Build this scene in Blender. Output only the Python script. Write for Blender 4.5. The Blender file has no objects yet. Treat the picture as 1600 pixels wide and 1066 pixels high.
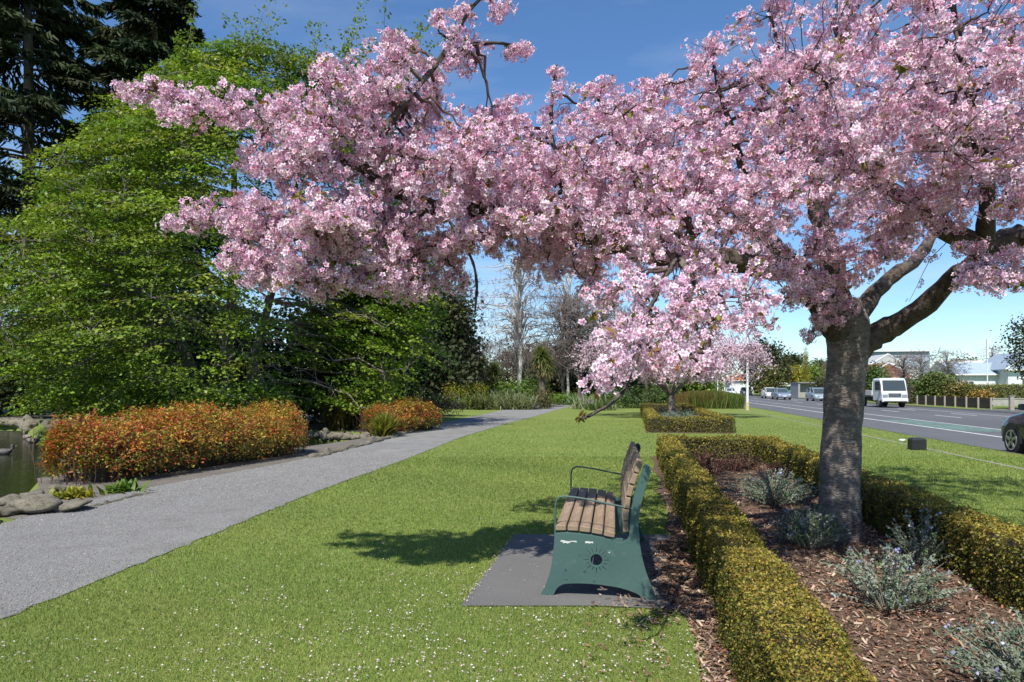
import bpy, bmesh, math
import numpy as np
from mathutils import Vector, Matrix

scene = bpy.context.scene
R = math.radians
# ------------------------------------------------------------------ camera
EYE, FPX, HZ = 1.55, 1067.0, 604.0
cam_d = bpy.data.cameras.new("camera"); cam = bpy.data.objects.new("camera", cam_d)
scene.collection.objects.link(cam); scene.camera = cam
cam.location = (0, 0, EYE); cam.rotation_euler = (R(90), 0, 0)
cam_d.sensor_width = 36; cam_d.lens = 24.0; cam_d.shift_y = 71 / 1600
cam_d.clip_start = 0.05; cam_d.clip_end = 6000
# ------------------------------------------------------------------ sky and sun
SUN = Vector((-0.20, -0.55, 0.81)).normalized()
world = bpy.data.worlds.new("World"); scene.world = world; world.use_nodes = True
nt = world.node_tree; nt.nodes.clear()
sky = nt.nodes.new("ShaderNodeTexSky"); sky.sky_type = 'NISHITA'; sky.sun_disc = False
sky.sun_elevation = math.asin(SUN.z); sky.sun_rotation = math.atan2(SUN.x, SUN.y)
sky.air_density = 1.0; sky.dust_density = 0.0; sky.ozone_density = 5.0
tc = nt.nodes.new("ShaderNodeTexCoord"); sep = nt.nodes.new("ShaderNodeSeparateXYZ")
nt.links.new(tc.outputs['Generated'], sep.inputs[0])
mp = nt.nodes.new("ShaderNodeMapping"); mp.inputs['Scale'].default_value = (1.6, 1.6, 7.5); mp.inputs['Location'].default_value = (3.1, 0.7, 0.35)
nt.links.new(tc.outputs['Generated'], mp.inputs[0])
cn = nt.nodes.new("ShaderNodeTexNoise"); cn.inputs['Scale'].default_value = 2.2; cn.inputs['Detail'].default_value = 7; cn.inputs['Roughness'].default_value = .58
nt.links.new(mp.outputs[0], cn.inputs['Vector'])
cr = nt.nodes.new("ShaderNodeMapRange"); cr.inputs['From Min'].default_value = .47; cr.inputs['From Max'].default_value = .72
nt.links.new(cn.outputs['Fac'], cr.inputs['Value'])
el = nt.nodes.new("ShaderNodeMapRange"); el.inputs['From Min'].default_value = .30; el.inputs['From Max'].default_value = .03   # banks of cloud lie low all round
el.inputs['To Min'].default_value = .14; el.inputs['To Max'].default_value = .75
nt.links.new(sep.outputs['Z'], el.inputs['Value'])
mul = nt.nodes.new("ShaderNodeMath"); mul.operation = 'MULTIPLY'
nt.links.new(cr.outputs[0], mul.inputs[0]); nt.links.new(el.outputs[0], mul.inputs[1])
hs = nt.nodes.new("ShaderNodeHueSaturation"); hs.inputs['Saturation'].default_value = 1.06
tint = nt.nodes.new("ShaderNodeMixRGB"); tint.blend_type = 'MULTIPLY'; tint.inputs['Fac'].default_value = 1; tint.inputs['Color2'].default_value = (.88, .98, 1.05, 1)
nt.links.new(sky.outputs[0], hs.inputs['Color']); nt.links.new(hs.outputs[0], tint.inputs['Color1'])
mixc = nt.nodes.new("ShaderNodeMixRGB"); mixc.inputs['Color2'].default_value = (4.9, 5.4, 6.0, 1)
nt.links.new(mul.outputs[0], mixc.inputs['Fac']); nt.links.new(tint.outputs[0], mixc.inputs['Color1'])
bg = nt.nodes.new("ShaderNodeBackground"); bg.inputs['Strength'].default_value = 0.12
out = nt.nodes.new("ShaderNodeOutputWorld")
nt.links.new(mixc.outputs[0], bg.inputs['Color']); nt.links.new(bg.outputs[0], out.inputs['Surface'])
sun_d = bpy.data.lights.new("sun", 'SUN'); sun_d.energy = 5.0; sun_d.angle = R(0.53); sun_d.color = (1.0, .955, .88)
sun = bpy.data.objects.new("sun", sun_d); scene.collection.objects.link(sun)
sun.rotation_euler = SUN.to_track_quat('Z', 'Y').to_euler(); sun.location = (-10, -25, 40)
vs = scene.view_settings; vs.view_transform = 'Standard'; vs.look = 'None'; vs.exposure = 0.38; vs.gamma = 1.0
scene.cycles.max_bounces = 8; scene.cycles.diffuse_bounces = 3; scene.cycles.transmission_bounces = 4; scene.cycles.transparent_max_bounces = 6
scene.cycles.use_denoising = True

# ------------------------------------------------------------------ helpers
rng = np.random.default_rng(11)
COL = scene.collection
A10 = R(10)
SV = np.array([math.sin(A10), math.cos(A10), 0]); TV = np.array([math.cos(A10), -math.sin(A10), 0])
def ST(s, t, z=0.): return SV * s + TV * t + np.array([0, 0, z])           # along / across the street
def G(px, py, z=0.):                                                        # ground point seen at a photo pixel
    d = (EYE - z) * FPX / (py - HZ); return np.array([(px - 800) / FPX * d, d, z])
def W(px, py, d): return np.array([(px - 800) / FPX * d, d, EYE + (HZ - py) / FPX * d])

def tag(o, label=None, cat=None, group=None, kind=None):
    if label: o['label'] = label
    if cat: o['category'] = cat
    if group: o['group'] = group
    if kind: o['kind'] = kind
    return o
def empty(name, loc=(0, 0, 0), rz=0, label=None, cat=None, group=None):
    o = bpy.data.objects.new(name, None); COL.objects.link(o); o.location = tuple(loc); o.rotation_euler = (0, 0, rz)
    o.empty_display_size = .1
    return tag(o, label, cat, group)
def mkmesh(name, V, F, mat=None, col=None, smooth=False):
    V = np.asarray(V, np.float32).reshape(-1, 3)
    me = bpy.data.meshes.new(name)
    if isinstance(F, np.ndarray):
        n, k = F.shape
        me.vertices.add(len(V)); me.vertices.foreach_set('co', V.ravel())
        me.loops.add(n * k); me.loops.foreach_set('vertex_index', F.astype(np.int32).ravel())
        me.polygons.add(n); me.polygons.foreach_set('loop_start', np.arange(0, n * k, k, dtype=np.int32))
        me.update(calc_edges=True)
    else:
        me.from_pydata([tuple(map(float, v)) for v in V], [], [tuple(int(i) for i in f) for f in F]); me.update()
    if smooth: me.polygons.foreach_set('use_smooth', np.ones(len(me.polygons), bool))
    if col is not None:
        a = me.attributes.new('Col', 'FLOAT_COLOR', 'POINT')
        c = np.ones((len(V), 4), np.float32); c[:, :3] = col; a.data.foreach_set('color', c.ravel())
    if mat: me.materials.append(mat)
    return me
def link(name, me, parent=None, loc=None, rot=None, scale=None):
    o = bpy.data.objects.new(name, me); COL.objects.link(o)
    if parent: o.parent = parent
    if loc is not None: o.location = tuple(map(float, loc))
    if rot is not None: o.rotation_euler = rot
    if scale is not None: o.scale = scale
    return o
def obj(name, V, F, mat, parent=None, col=None, smooth=False):
    return link(name, mkmesh(name, V, F, mat, col, smooth), parent)
class MB:                                                                  # mesh builder
    def __init__(s): s.V = []; s.F = []
    def add(s, V, F):
        o = len(s.V); s.V += [tuple(map(float, v)) for v in V]; s.F += [tuple(int(i) + o for i in f) for f in F]; return s
    def box(s, x0, x1, y0, y1, z0, z1):
        return s.add([(x0,y0,z0),(x1,y0,z0),(x1,y1,z0),(x0,y1,z0),(x0,y0,z1),(x1,y0,z1),(x1,y1,z1),(x0,y1,z1)],
                     [(0,3,2,1),(4,5,6,7),(0,1,5,4),(1,2,6,5),(2,3,7,6),(3,0,4,7)])
    def cyl(s, c, ax, r, h, n=20, r2=None):                                 # axis 0/1/2, centre c
        r2 = r if r2 is None else r2; V = []
        for e, rr in ((-h/2, r), (h/2, r2)):
            for i in range(n):
                a = 2*math.pi*i/n; p = [0, 0, 0]; p[ax] = e; p[(ax+1) % 3] = rr*math.cos(a); p[(ax+2) % 3] = rr*math.sin(a)
                V.append((p[0]+c[0], p[1]+c[1], p[2]+c[2]))
        F = [(i, (i+1) % n, n+(i+1) % n, n+i) for i in range(n)] + [tuple(range(n))[::-1], tuple(range(n, 2*n))]
        return s.add(V, F)
    def prism(s, poly, ax, a0, a1):                                        # 2D polygon (the two other axes, cyclic) swept along ax
        V = []
        for e in (a0, a1):
            for u, v in poly:
                p = [0, 0, 0]; p[ax] = e; p[(ax+1) % 3] = u; p[(ax+2) % 3] = v; V.append(p)
        n = len(poly)
        return s.add(V, [(i, (i+1) % n, n+(i+1) % n, n+i) for i in range(n)] + [tuple(range(n))[::-1], tuple(range(n, 2*n))])
    def loft(s, rings, cap=True):
        n = len(rings[0]); V = [p for r in rings for p in r]; F = []
        for j in range(len(rings)-1):
            for i in range(n): F.append((j*n+i, j*n+(i+1) % n, (j+1)*n+(i+1) % n, (j+1)*n+i))
        if cap: F += [tuple(range(n))[::-1], tuple(range((len(rings)-1)*n, len(rings)*n))]
        return s.add(V, F)
    def build(s, name, mat, parent=None, smooth=False, bevel=0, loc=None, rz=None):
        me = mkmesh(name, s.V, s.F, mat, smooth=smooth)
        bm = bmesh.new(); bm.from_mesh(me); bmesh.ops.recalc_face_normals(bm, faces=bm.faces)
        if bevel: bmesh.ops.bevel(bm, geom=bm.edges[:], offset=bevel, segments=1, affect='EDGES', clamp_overlap=True)
        bm.to_mesh(me); bm.free()
        return link(name, me, parent, loc, None if rz is None else (0, 0, rz))

def nrm(a): return a / np.maximum(np.linalg.norm(a, axis=-1, keepdims=True), 1e-9)
def rdir(n, r=rng): return nrm(r.normal(size=(n, 3)))
def frames(N, spin):
    a = np.where(np.abs(N[:, 2:3]) > .9, np.array([[1., 0, 0]]), np.array([[0, 0, 1.]]))
    X = nrm(np.cross(a, N)); Y = np.cross(N, X)
    c, s = np.cos(spin)[:, None], np.sin(spin)[:, None]
    return np.stack([c*X + s*Y, -s*X + c*Y, N], axis=2)                     # columns: x, y, normal
def fdir(D, r):
    """frames whose y axis runs along D"""
    D = nrm(D); a = rdir(len(D), r); X = nrm(np.cross(D, a)); return np.stack([X, D, np.cross(X, D)], 2)
def scatter(T, F, pos, M, sc, col, tcol=None):
    """copies of a template (k verts) at pos with frame M, scale sc; col (n,3) times template tint tcol (k,3)"""
    T = np.asarray(T, float); F = np.asarray(F); n, k = len(pos), len(T)
    sc = np.asarray(sc, float)
    L = T[None] * (sc[:, None, None] if sc.ndim == 1 else sc[:, None, :])
    V = np.einsum('nij,nkj->nki', M, L) + pos[:, None]
    Fa = (F[None] + (np.arange(n) * k)[:, None, None]).reshape(-1, F.shape[1])
    if col.ndim == 2: C = np.repeat(col[:, None], k, 1)
    else: C = col
    if tcol is not None: C = C * np.asarray(tcol)[None]
    return V.reshape(-1, 3), Fa, C.reshape(-1, 3)
def tubes(P, Rr, k=5):
    n, m, _ = P.shape
    T = nrm(np.gradient(P, axis=1)); mean = nrm(P[:, -1] - P[:, 0])
    a = np.where(np.abs(mean[:, 2:3]) > .8, np.array([[1., .3, 0]]), np.array([[0, 0, 1.]]))[:, None]
    X = nrm(np.cross(T, np.broadcast_to(a, T.shape))); Y = np.cross(T, X)
    an = np.arange(k) * 2 * math.pi / k
    V = P[:, :, None] + Rr[:, :, None, None] * (np.cos(an)[None, None, :, None] * X[:, :, None] + np.sin(an)[None, None, :, None] * Y[:, :, None])
    i, j = np.meshgrid(np.arange(m-1), np.arange(k), indexing='ij')
    q = np.stack([i*k + j, i*k + (j+1) % k, (i+1)*k + (j+1) % k, (i+1)*k + j], -1).reshape(-1, 4)
    F = (q[None] + (np.arange(n) * m * k)[:, None, None]).reshape(-1, 4)
    return V.reshape(-1, 3), F
def tubelist(L, k=8):
    Vs, Fs, o = [], [], 0
    for p, r in L:
        p = np.asarray(p, float)[None]; r = np.asarray(r, float)[None]
        v, f = tubes(p, r, k); Vs.append(v); Fs.append(f + o); o += len(v)
    return np.concatenate(Vs), np.concatenate(Fs)
def cat(*parts):
    Vs, Fs, Cs, o = [], [], [], 0
    for p in parts:
        Vs.append(p[0]); Fs.append(p[1] + o); o += len(p[0])
        if len(p) > 2: Cs.append(p[2])
    return (np.concatenate(Vs), np.concatenate(Fs)) + ((np.concatenate(Cs),) if Cs else ())
def smooth_path(pts, m):
    pts = np.asarray(pts, float); n = len(pts)
    P = np.vstack([2*pts[0]-pts[1], pts, 2*pts[-1]-pts[-2]])
    u = np.linspace(0, n-1-1e-6, m); i = u.astype(int); f = (u-i)[:, None]
    a, b, c, d = P[i], P[i+1], P[i+2], P[i+3]
    return .5*((2*b) + (c-a)*f + (2*a-5*b+4*c-d)*f**2 + (3*b-a-3*c+d)*f**3)
def grow(nodes, targets, m=5, arch=.15, jit=.06, r0=.01, r1=.003, r=rng, bias=None):
    """branch from the nearest node to each target, arching"""
    P = np.empty((len(targets), m, 3)); 
    for a in range(0, len(targets), 400):
        t = targets[a:a+400]; D = np.linalg.norm(t[:, None] - nodes[None], axis=2)
        if bias is not None: D = D + bias[None]
        s = nodes[D.argmin(1)]; L = np.linalg.norm(t - s, axis=1, keepdims=True)
        c = (s+t)/2 + np.array([0, 0, 1.])*L*arch + r.normal(size=t.shape)*L*jit*2
        u = np.linspace(0, 1, m)[None, :, None]
        P[a:a+400] = (1-u)**2*s[:, None] + 2*u*(1-u)*c[:, None] + u**2*t[:, None]
        P[a:a+400, 1:-1] += r.normal(size=(len(t), m-2, 3))*L[:, None]*jit*.4
    return P, np.broadcast_to(np.linspace(r0, r1, m)[None], P.shape[:2])

# ------------------------------------------------------------------ materials
def newmat(name):
    m = bpy.data.materials.new(name); m.use_nodes = True; return m, m.node_tree, m.node_tree.nodes['Principled BSDF']
def plain(name, c, rough=.6, metal=0., var=.12, scale=6., bump=0., spec=.4, coat=0.):
    m, t, b = newmat(name); b.inputs['Roughness'].default_value = rough; b.inputs['Metallic'].default_value = metal
    b.inputs['Specular IOR Level'].default_value = spec; b.inputs['Coat Weight'].default_value = coat
    tx = t.nodes.new('ShaderNodeTexCoord'); n = t.nodes.new('ShaderNodeTexNoise'); n.inputs['Scale'].default_value = scale; n.inputs['Detail'].default_value = 6
    t.links.new(tx.outputs['Object'], n.inputs['Vector'])
    r = t.nodes.new('ShaderNodeValToRGB'); c = np.array(c)
    r.color_ramp.elements[0].position = .3; r.color_ramp.elements[1].position = .7
    r.color_ramp.elements[0].color = (*(c*(1-var)), 1); r.color_ramp.elements[1].color = (*np.minimum(c*(1+var), 1), 1)
    t.links.new(n.outputs['Fac'], r.inputs['Fac']); t.links.new(r.outputs[0], b.inputs['Base Color'])
    if bump:
        bp = t.nodes.new('ShaderNodeBump'); bp.inputs['Strength'].default_value = bump; bp.inputs['Distance'].default_value = .02
        t.links.new(n.outputs['Fac'], bp.inputs['Height']); t.links.new(bp.outputs[0], b.inputs['Normal'])
    return m
def ramp_mat(name, layers, rough=.85, bump=.4, bdist=.01, spec=.25, coord='Object', stretch=(1, 1, 1)):
    """layers: list of (scale, detail, lo, hi, colA, colB or None, blend) ; first is the base ramp, the rest mix over it"""
    m, t, b = newmat(name); b.inputs['Roughness'].default_value = rough; b.inputs['Specular IOR Level'].default_value = spec
    tx = t.nodes.new('ShaderNodeTexCoord'); mp = t.nodes.new('ShaderNodeMapping'); mp.inputs['Scale'].default_value = stretch
    t.links.new(tx.outputs[coord], mp.inputs[0]); prev = None; last = None
    for (sc, de, lo, hi, ca, cb) in layers:
        n = t.nodes.new('ShaderNodeTexNoise'); n.inputs['Scale'].default_value = sc; n.inputs['Detail'].default_value = de
        t.links.new(mp.outputs[0], n.inputs['Vector'])
        mr = t.nodes.new('ShaderNodeMapRange'); mr.inputs['From Min'].default_value = lo; mr.inputs['From Max'].default_value = hi
        t.links.new(n.outputs['Fac'], mr.inputs['Value'])
        mx = t.nodes.new('ShaderNodeMixRGB'); t.links.new(mr.outputs[0], mx.inputs['Fac'])
        mx.inputs['Color2'].default_value = (*cb, 1)
        if prev is None: mx.inputs['Color1'].default_value = (*ca, 1)
        else: t.links.new(prev, mx.inputs['Color1'])
        prev = mx.outputs[0]; last = n
    t.links.new(prev, b.inputs['Base Color'])
    if bump:
        bp = t.nodes.new('ShaderNodeBump'); bp.inputs['Strength'].default_value = bump; bp.inputs['Distance'].default_value = bdist
        t.links.new(last.outputs['Fac'], bp.inputs['Height']); t.links.new(bp.outputs[0], b.inputs['Normal'])
    return m
def leafmat(name, trans=.35, rough=.55, spec=.3, warm=(1.1, 1.15, .6)):
    m, t, b = newmat(name); b.inputs['Roughness'].default_value = rough; b.inputs['Specular IOR Level'].default_value = spec
    a = t.nodes.new('ShaderNodeAttribute'); a.attribute_name = 'Col'
    t.links.new(a.outputs['Color'], b.inputs['Base Color'])
    if trans:
        tr = t.nodes.new('ShaderNodeBsdfTranslucent'); mu = t.nodes.new('ShaderNodeMixRGB'); mu.blend_type = 'MULTIPLY'; mu.inputs['Fac'].default_value = 1
        mu.inputs['Color2'].default_value = (*warm, 1); t.links.new(a.outputs['Color'], mu.inputs['Color1']); t.links.new(mu.outputs[0], tr.inputs['Color'])
        mx = t.nodes.new('ShaderNodeMixShader'); mx.inputs['Fac'].default_value = trans
        t.links.new(b.outputs[0], mx.inputs[1]); t.links.new(tr.outputs[0], mx.inputs[2])
        t.links.new(mx.outputs[0], t.nodes['Material Output'].inputs['Surface'])
    return m
M = {}
M['lawn'] = ramp_mat('lawn_soil', [(.35, 3, .35, .65, (.16, .215, .05), (.205, .25, .064)), (3.5, 4, .45, .75, None, (.24, .265, .085)), (60, 3, .4, .8, None, (.125, .175, .036))], rough=.95, bump=.9, bdist=.03, spec=.1)
M['gravel'] = ramp_mat('path_gravel', [(.5, 4, .3, .7, (.195, .192, .184), (.255, .25, .238)), (2.2, 6, .48, .72, None, (.172, .163, .15)), (55, 2, .5, .75, None, (.29, .285, .275)), (110, 2, .56, .68, None, (.11, .11, .112))], rough=.95, bump=.8, bdist=.012, spec=.15)
M['asphalt'] = ramp_mat('road_asphalt', [(.12, 4, .3, .7, (.095, .095, .10), (.125, .125, .13)), (2, 5, .45, .8, None, (.085, .085, .088)), (70, 2, .5, .75, None, (.16, .16, .165))], rough=.85, bump=.4, bdist=.006, stretch=(1, 1, 1))
M['pad'] = ramp_mat('pad_asphalt', [(1.2, 4, .3, .7, (.105, .103, .099), (.135, .132, .126)), (130, 2, .5, .72, None, (.19, .187, .18))], rough=.9, bump=.6, bdist=.006)
M['mulch'] = ramp_mat('bark_mulch', [(2, 4, .3, .7, (.10, .062, .042), (.17, .112, .078)), (38, 4, .5, .7, None, (.26, .185, .135)), (60, 3, .52, .68, None, (.05, .03, .022))], rough=.95, bump=1, bdist=.03, spec=.1)
M['earth'] = ramp_mat('bare_earth', [(2, 4, .3, .7, (.115, .10, .085), (.165, .15, .13)), (30, 4, .5, .7, None, (.21, .195, .175))], rough=.95, bump=.8, bdist=.02, spec=.1)
M['concrete'] = ramp_mat('concrete', [(3, 4, .3, .7, (.30, .29, .265), (.39, .375, .34)), (40, 3, .5, .75, None, (.24, .23, .21))], rough=.9, bump=.4)
M['stone'] = ramp_mat('pond_stone', [(4, 5, .3, .7, (.12, .105, .078), (.23, .20, .15)), (9, 4, .5, .66, None, (.085, .08, .04)), (45, 3, .5, .7, None, (.28, .26, .215))], rough=.95, bump=.9, bdist=.02)
M['bark_cherry'] = ramp_mat('cherry_bark', [(3, 5, .3, .7, (.125, .102, .085), (.22, .187, .158)), (9, 5, .5, .7, None, (.29, .262, .222)), (28, 3, .54, .7, None, (.085, .066, .055))], rough=.9, bump=1, bdist=.025, stretch=(1, 1, 2.4))
M['bark_limb_shaded'] = ramp_mat('cherry_limb_bark_shaded', [(3, 5, .3, .7, (.06, .045, .036), (.115, .09, .072)), (9, 5, .5, .7, None, (.16, .135, .11)), (28, 3, .54, .7, None, (.04, .03, .025))], rough=.9, bump=1, bdist=.02)  # darker than the trunk: moist bark, plus crown shade put into the colour
M['twig'] = plain('twig_bark', (.085, .05, .042), .8, var=.3, scale=20)
M['bark'] = ramp_mat('grey_bark', [(3, 5, .3, .7, (.10, .085, .07), (.19, .165, .14)), (22, 3, .5, .7, None, (.05, .042, .035))], rough=.95, bump=.9, stretch=(1, 1, .3))
M['birch'] = ramp_mat('birch_bark', [(2, 4, .3, .7, (.42, .40, .38), (.58, .56, .53)), (7, 4, .58, .66, None, (.10, .09, .08))], rough=.8, bump=.3, stretch=(1, 1, 2.5))
M['greytwig'] = plain('bare_twig', (.20, .16, .145), .85, var=.2, scale=5)
M['petal'] = leafmat('cherry_petal', .27, .6, .2, warm=(1.05, .86, .95))
M['leaf'] = leafmat('leaf', .38, .5, .35)
M['leafdull'] = leafmat('leaf_dull', .18, .6, .25, warm=(1, 1, .7))
M['needle'] = leafmat('needle', .08, .65, .2, warm=(1, 1, .8))
M['grass'] = leafmat('grass_blade', .35, .55, .25)
M['chip'] = leafmat('bark_chip', 0, .9, .1)
M['core'] = plain('hedge_twigs', (.045, .036, .02), .95, var=.4, scale=25, bump=.6)
m, t, b = newmat('pond_water'); M['water'] = m
b.inputs['Base Color'].default_value = (.018, .022, .008, 1); b.inputs['Roughness'].default_value = .06; b.inputs['IOR'].default_value = 1.33
n = t.nodes.new('ShaderNodeTexNoise'); n.inputs['Scale'].default_value = 3.2; n.inputs['Detail'].default_value = 4
tx = t.nodes.new('ShaderNodeTexCoord'); mpp = t.nodes.new('ShaderNodeMapping'); mpp.inputs['Scale'].default_value = (.7, 2.2, 1)
t.links.new(tx.outputs['Object'], mpp.inputs[0]); t.links.new(mpp.outputs[0], n.inputs['Vector'])
bp = t.nodes.new('ShaderNodeBump'); bp.inputs['Strength'].default_value = .22; bp.inputs['Distance'].default_value = .05
t.links.new(n.outputs['Fac'], bp.inputs['Height']); t.links.new(bp.outputs[0], b.inputs['Normal'])
M['paint'] = ramp_mat('road_paint', [(1.5, 4, .3, .7, (.62, .62, .60), (.74, .74, .72)), (14, 4, .55, .75, None, (.35, .35, .35))], rough=.7, bump=0)
M['greenpaint'] = ramp_mat('green_road_paint', [(1.2, 4, .35, .65, (.10, .20, .155), (.14, .24, .19)), (5, 4, .42, .62, None, (.115, .125, .125))], rough=.8, bump=0)
M['benchgreen'] = ramp_mat('bench_green_paint', [(2.5, 5, .3, .7, (.050, .100, .088), (.068, .125, .112)), (11, 5, .6, .75, None, (.09, .145, .132)), (30, 3, .68, .72, None, (.03, .06, .05))], rough=.5, bump=.15, spec=.4)
M['benchwood'] = ramp_mat('bench_slat_wood', [(3, 4, .3, .7, (.22, .155, .10), (.32, .235, .16)), (14, 5, .5, .72, None, (.17, .13, .105)), (40, 4, .55, .7, None, (.38, .29, .2))], rough=.8, bump=.5, bdist=.004, stretch=(9, .35, 9))
M['chipwhite'] = plain('chipped_primer', (.55, .56, .52), .8)
M['white'] = plain('white_paint', (.74, .74, .72), .5, var=.04)
M['black'] = plain('black_plastic', (.022, .022, .025), .5, var=.2)
M['tyre'] = plain('tyre_rubber', (.022, .022, .022), .8)
M['rim'] = plain('alloy_rim', (.42, .42, .44), .35, .8)
m, t, b = newmat('car_glass'); M['glass'] = m
b.inputs['Base Color'].default_value = (.05, .065, .07, 1); b.inputs['Roughness'].default_value = .05
m, t, b = newmat('lamp_lens'); M['lens'] = m
b.inputs['Base Color'].default_value = (.62, .64, .66, 1); b.inputs['Roughness'].default_value = .12
M['redlens'] = plain('tail_lamp', (.35, .02, .02), .2)

# ------------------------------------------------------------------ ground, pond, path, road
POND = np.array([(-16, 1), (-9.2, 5.6), (-6.75, 8.2), (-6.9, 9.8), (-8.1, 11.4), (-7.0, 15.2), (-5.6, 16.9), (-5.0, 18.6), (-4.45, 20.6), (-4.75, 22.6),
                 (-7.2, 24.0), (-9.5, 22.6), (-13, 21.2), (-16.5, 23.5), (-19.5, 27.5), (-22, 30.4), (-45, 31.5), (-45, 1)], float)
def sdf(P):                                                                 # + inside the pond
    x, y = P[:, 0], P[:, 1]; d = np.full(len(P), 1e9); ins = np.zeros(len(P), bool)
    for a, b in zip(POND, np.roll(POND, -1, 0)):
        e = b - a; w = P[:, :2] - a; u = np.clip((w @ e)/(e @ e), 0, 1)
        d = np.minimum(d, np.linalg.norm(w - u[:, None]*e, axis=1))
        c = (a[1] > y) != (b[1] > y); ins ^= c & (x < (b[0]-a[0])*(y-a[1])/(b[1]-a[1]+1e-12) + a[0])
    return np.where(ins, d, -d)
ss = np.unique(np.concatenate([np.linspace(-600, -8, 12), np.arange(-8, 40, .3), np.linspace(40, 90, 26), np.geomspace(95, 3500, 16)]))
tt = np.unique(np.concatenate([-np.geomspace(45, 3000, 14), np.arange(-45, -2, .3), np.arange(-2, 8.7, .5), [8.74, 8.76, 15, 22.6, 22.62, 24, 28, 34], np.geomspace(40, 3000, 16)]))
S_, T_ = np.meshgrid(ss, tt, indexing='ij')
GP = S_.ravel()[:, None]*SV + T_.ravel()[:, None]*TV
sd = sdf(GP); GP[:, 2] = -np.clip((sd+.05)/.5, 0, 1)**.7*.9
rd = (T_.ravel() > 8.75) & (T_.ravel() < 22.61); GP[rd, 2] = -.22
ni, nj = len(ss), len(tt); i, j = np.meshgrid(np.arange(ni-1), np.arange(nj-1), indexing='ij')
q = np.stack([i*nj+j, i*nj+j+1, (i+1)*nj+j+1, (i+1)*nj+j], -1).reshape(-1, 4)[:, ::-1]
ground = tag(obj('ground', GP, np.ascontiguousarray(q), M['lawn'], smooth=False), kind='structure')
pw = np.array([(-60, -10), (-3, -10), (-3, 26), (-60, 34)], float)
tag(obj('pond_water', [(x, y, -.3) for x, y in pw], [(0, 1, 2, 3)], M['water']), kind='structure')

def strip(name, L, Rr, z, mat, kind='structure', wob=0.):
    n = len(L); V = []
    for k, (a, b) in enumerate(zip(L, Rr)):
        w = rng.normal(size=2)*wob
        V += [(a[0]+w[0], a[1], z), (b[0]+w[1], b[1], z)]
    o = obj(name, V, [(2*k, 2*k+1, 2*k+3, 2*k+2) for k in range(n-1)], mat); return tag(o, kind=kind)
PY = [-8, 0, 4.5, 7.5, 10, 14.5, 18.2, 22, 29.5, 38, 44.7, 52, 60]
PRX = [-5.0, -3.9, -3.39, -3.1, -2.88, -2.25, -1.85, -1.35, 0, 1.7, 2.9, 4.4, 6.4]
PLX = [-7.8, -6.5, -6.0, -5.75, -5.6, -4.45, -4.15, -3.85, -2.9, -1.6, -.6, .8, 2.4]
pr = smooth_path([(x, y, 0) for x, y in zip(PRX, PY)], 260); pl = smooth_path([(x, y, 0) for x, y in zip(PLX, PY)], 260)
strip('gravel_path', pl, pr, .008, M['gravel'], wob=.018)
strip('branch_path', [(-.9, 50.5), (-5, 52.5), (-14, 51)], [(-.6, 45.5), (-5, 48.2), (-14, 47.5)], .004, M['gravel'])
strip('pond_bank_soil', [(-6.7, 8.4), (-6.85, 9.9), (-8.0, 11.5), (-6.9, 15.2), (-5.5, 17.0), (-4.95, 18.6), (-4.4, 20.6), (-4.7, 22.6), (-4.2, 25.5)],
      [(-5.7, 7.9), (-5.55, 10.05), (-5.2, 11.6), (-4.35, 15), (-4.15, 17.4), (-4.05, 18.9), (-3.85, 20.9), (-3.6, 23), (-3.3, 26)], .0045, M['earth'])
strip('far_bank_soil', [(-4.0, 26), (-4.75, 23.0), (-7.2, 24.5), (-9.5, 23.1), (-13, 21.7), (-16.3, 24.0), (-19.2, 27.9), (-21.8, 30.9), (-45, 32)],
      [(-3.9, 36), (-6, 39), (-8, 40), (-10, 40), (-14, 40), (-17.5, 40), (-21, 40), (-25, 41), (-45, 42)], .0045, M['earth'])
def stquad(name, s0, s1, t0, t1, z, mat, kind='structure'):
    o = obj(name, [ST(s0, t0, z), ST(s0, t1, z), ST(s1, t1, z), ST(s1, t0, z)], [(0, 1, 2, 3)], mat); return tag(o, kind=kind)
stquad('road', -120, 900, 8.8, 22.58, -.10, M['asphalt'])
for nm, t0 in (('near_kerb', 8.72), ('far_kerb', 22.5)):
    b_ = MB(); V = [ST(s, t, z) for s in (-120, 600) for (t, z) in ((t0, -.2), (t0+.17, -.2), (t0+.17, .0 if t0 > 9 else -.015), (t0, .015))]
    b_.add(V, [(0, 1, 2, 3), (7, 6, 5, 4), (0, 4, 5, 1), (1, 5, 6, 2), (2, 6, 7, 3), (3, 7, 4, 0)])
    tag(b_.build(nm, M['concrete']), kind='structure')
stquad('mowing_strip', -40, 300, 7.15, 7.25, .006, plain('worn_concrete', (.24, .225, .18), .9, var=.3, scale=4))
RZ = -.095
for t0, w, nm in ((11.75, .13, 'lane_line'), (13.75, .1, 'lane_line'), (20.3, .1, 'lane_line')):
    stquad(nm, -60, 400, t0, t0+w, RZ, M['paint'])
dash = mkmesh('centre_dash', [ST(0, 0), ST(0, .12), ST(3.2, .12), ST(3.2, 0)], [(0, 1, 2, 3)], M['paint'])
for k in range(26):
    for t0, off in ((17.0, 0), (19.1, 3)):
        tag(link('lane_dash', dash, None, ST(14+off+k*8.5, t0, RZ)), kind='structure')
for s0, s1 in ((27.5, 36.5), (15, 19.5), (23.2, 25)):
    stquad('green_cycle_lane', s0, s1, 12.0, 13.7, RZ-.002, M['greenpaint'])
stquad('driveway', 46.0, 51, 22.7, 32, .006, M['asphalt'])

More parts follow.
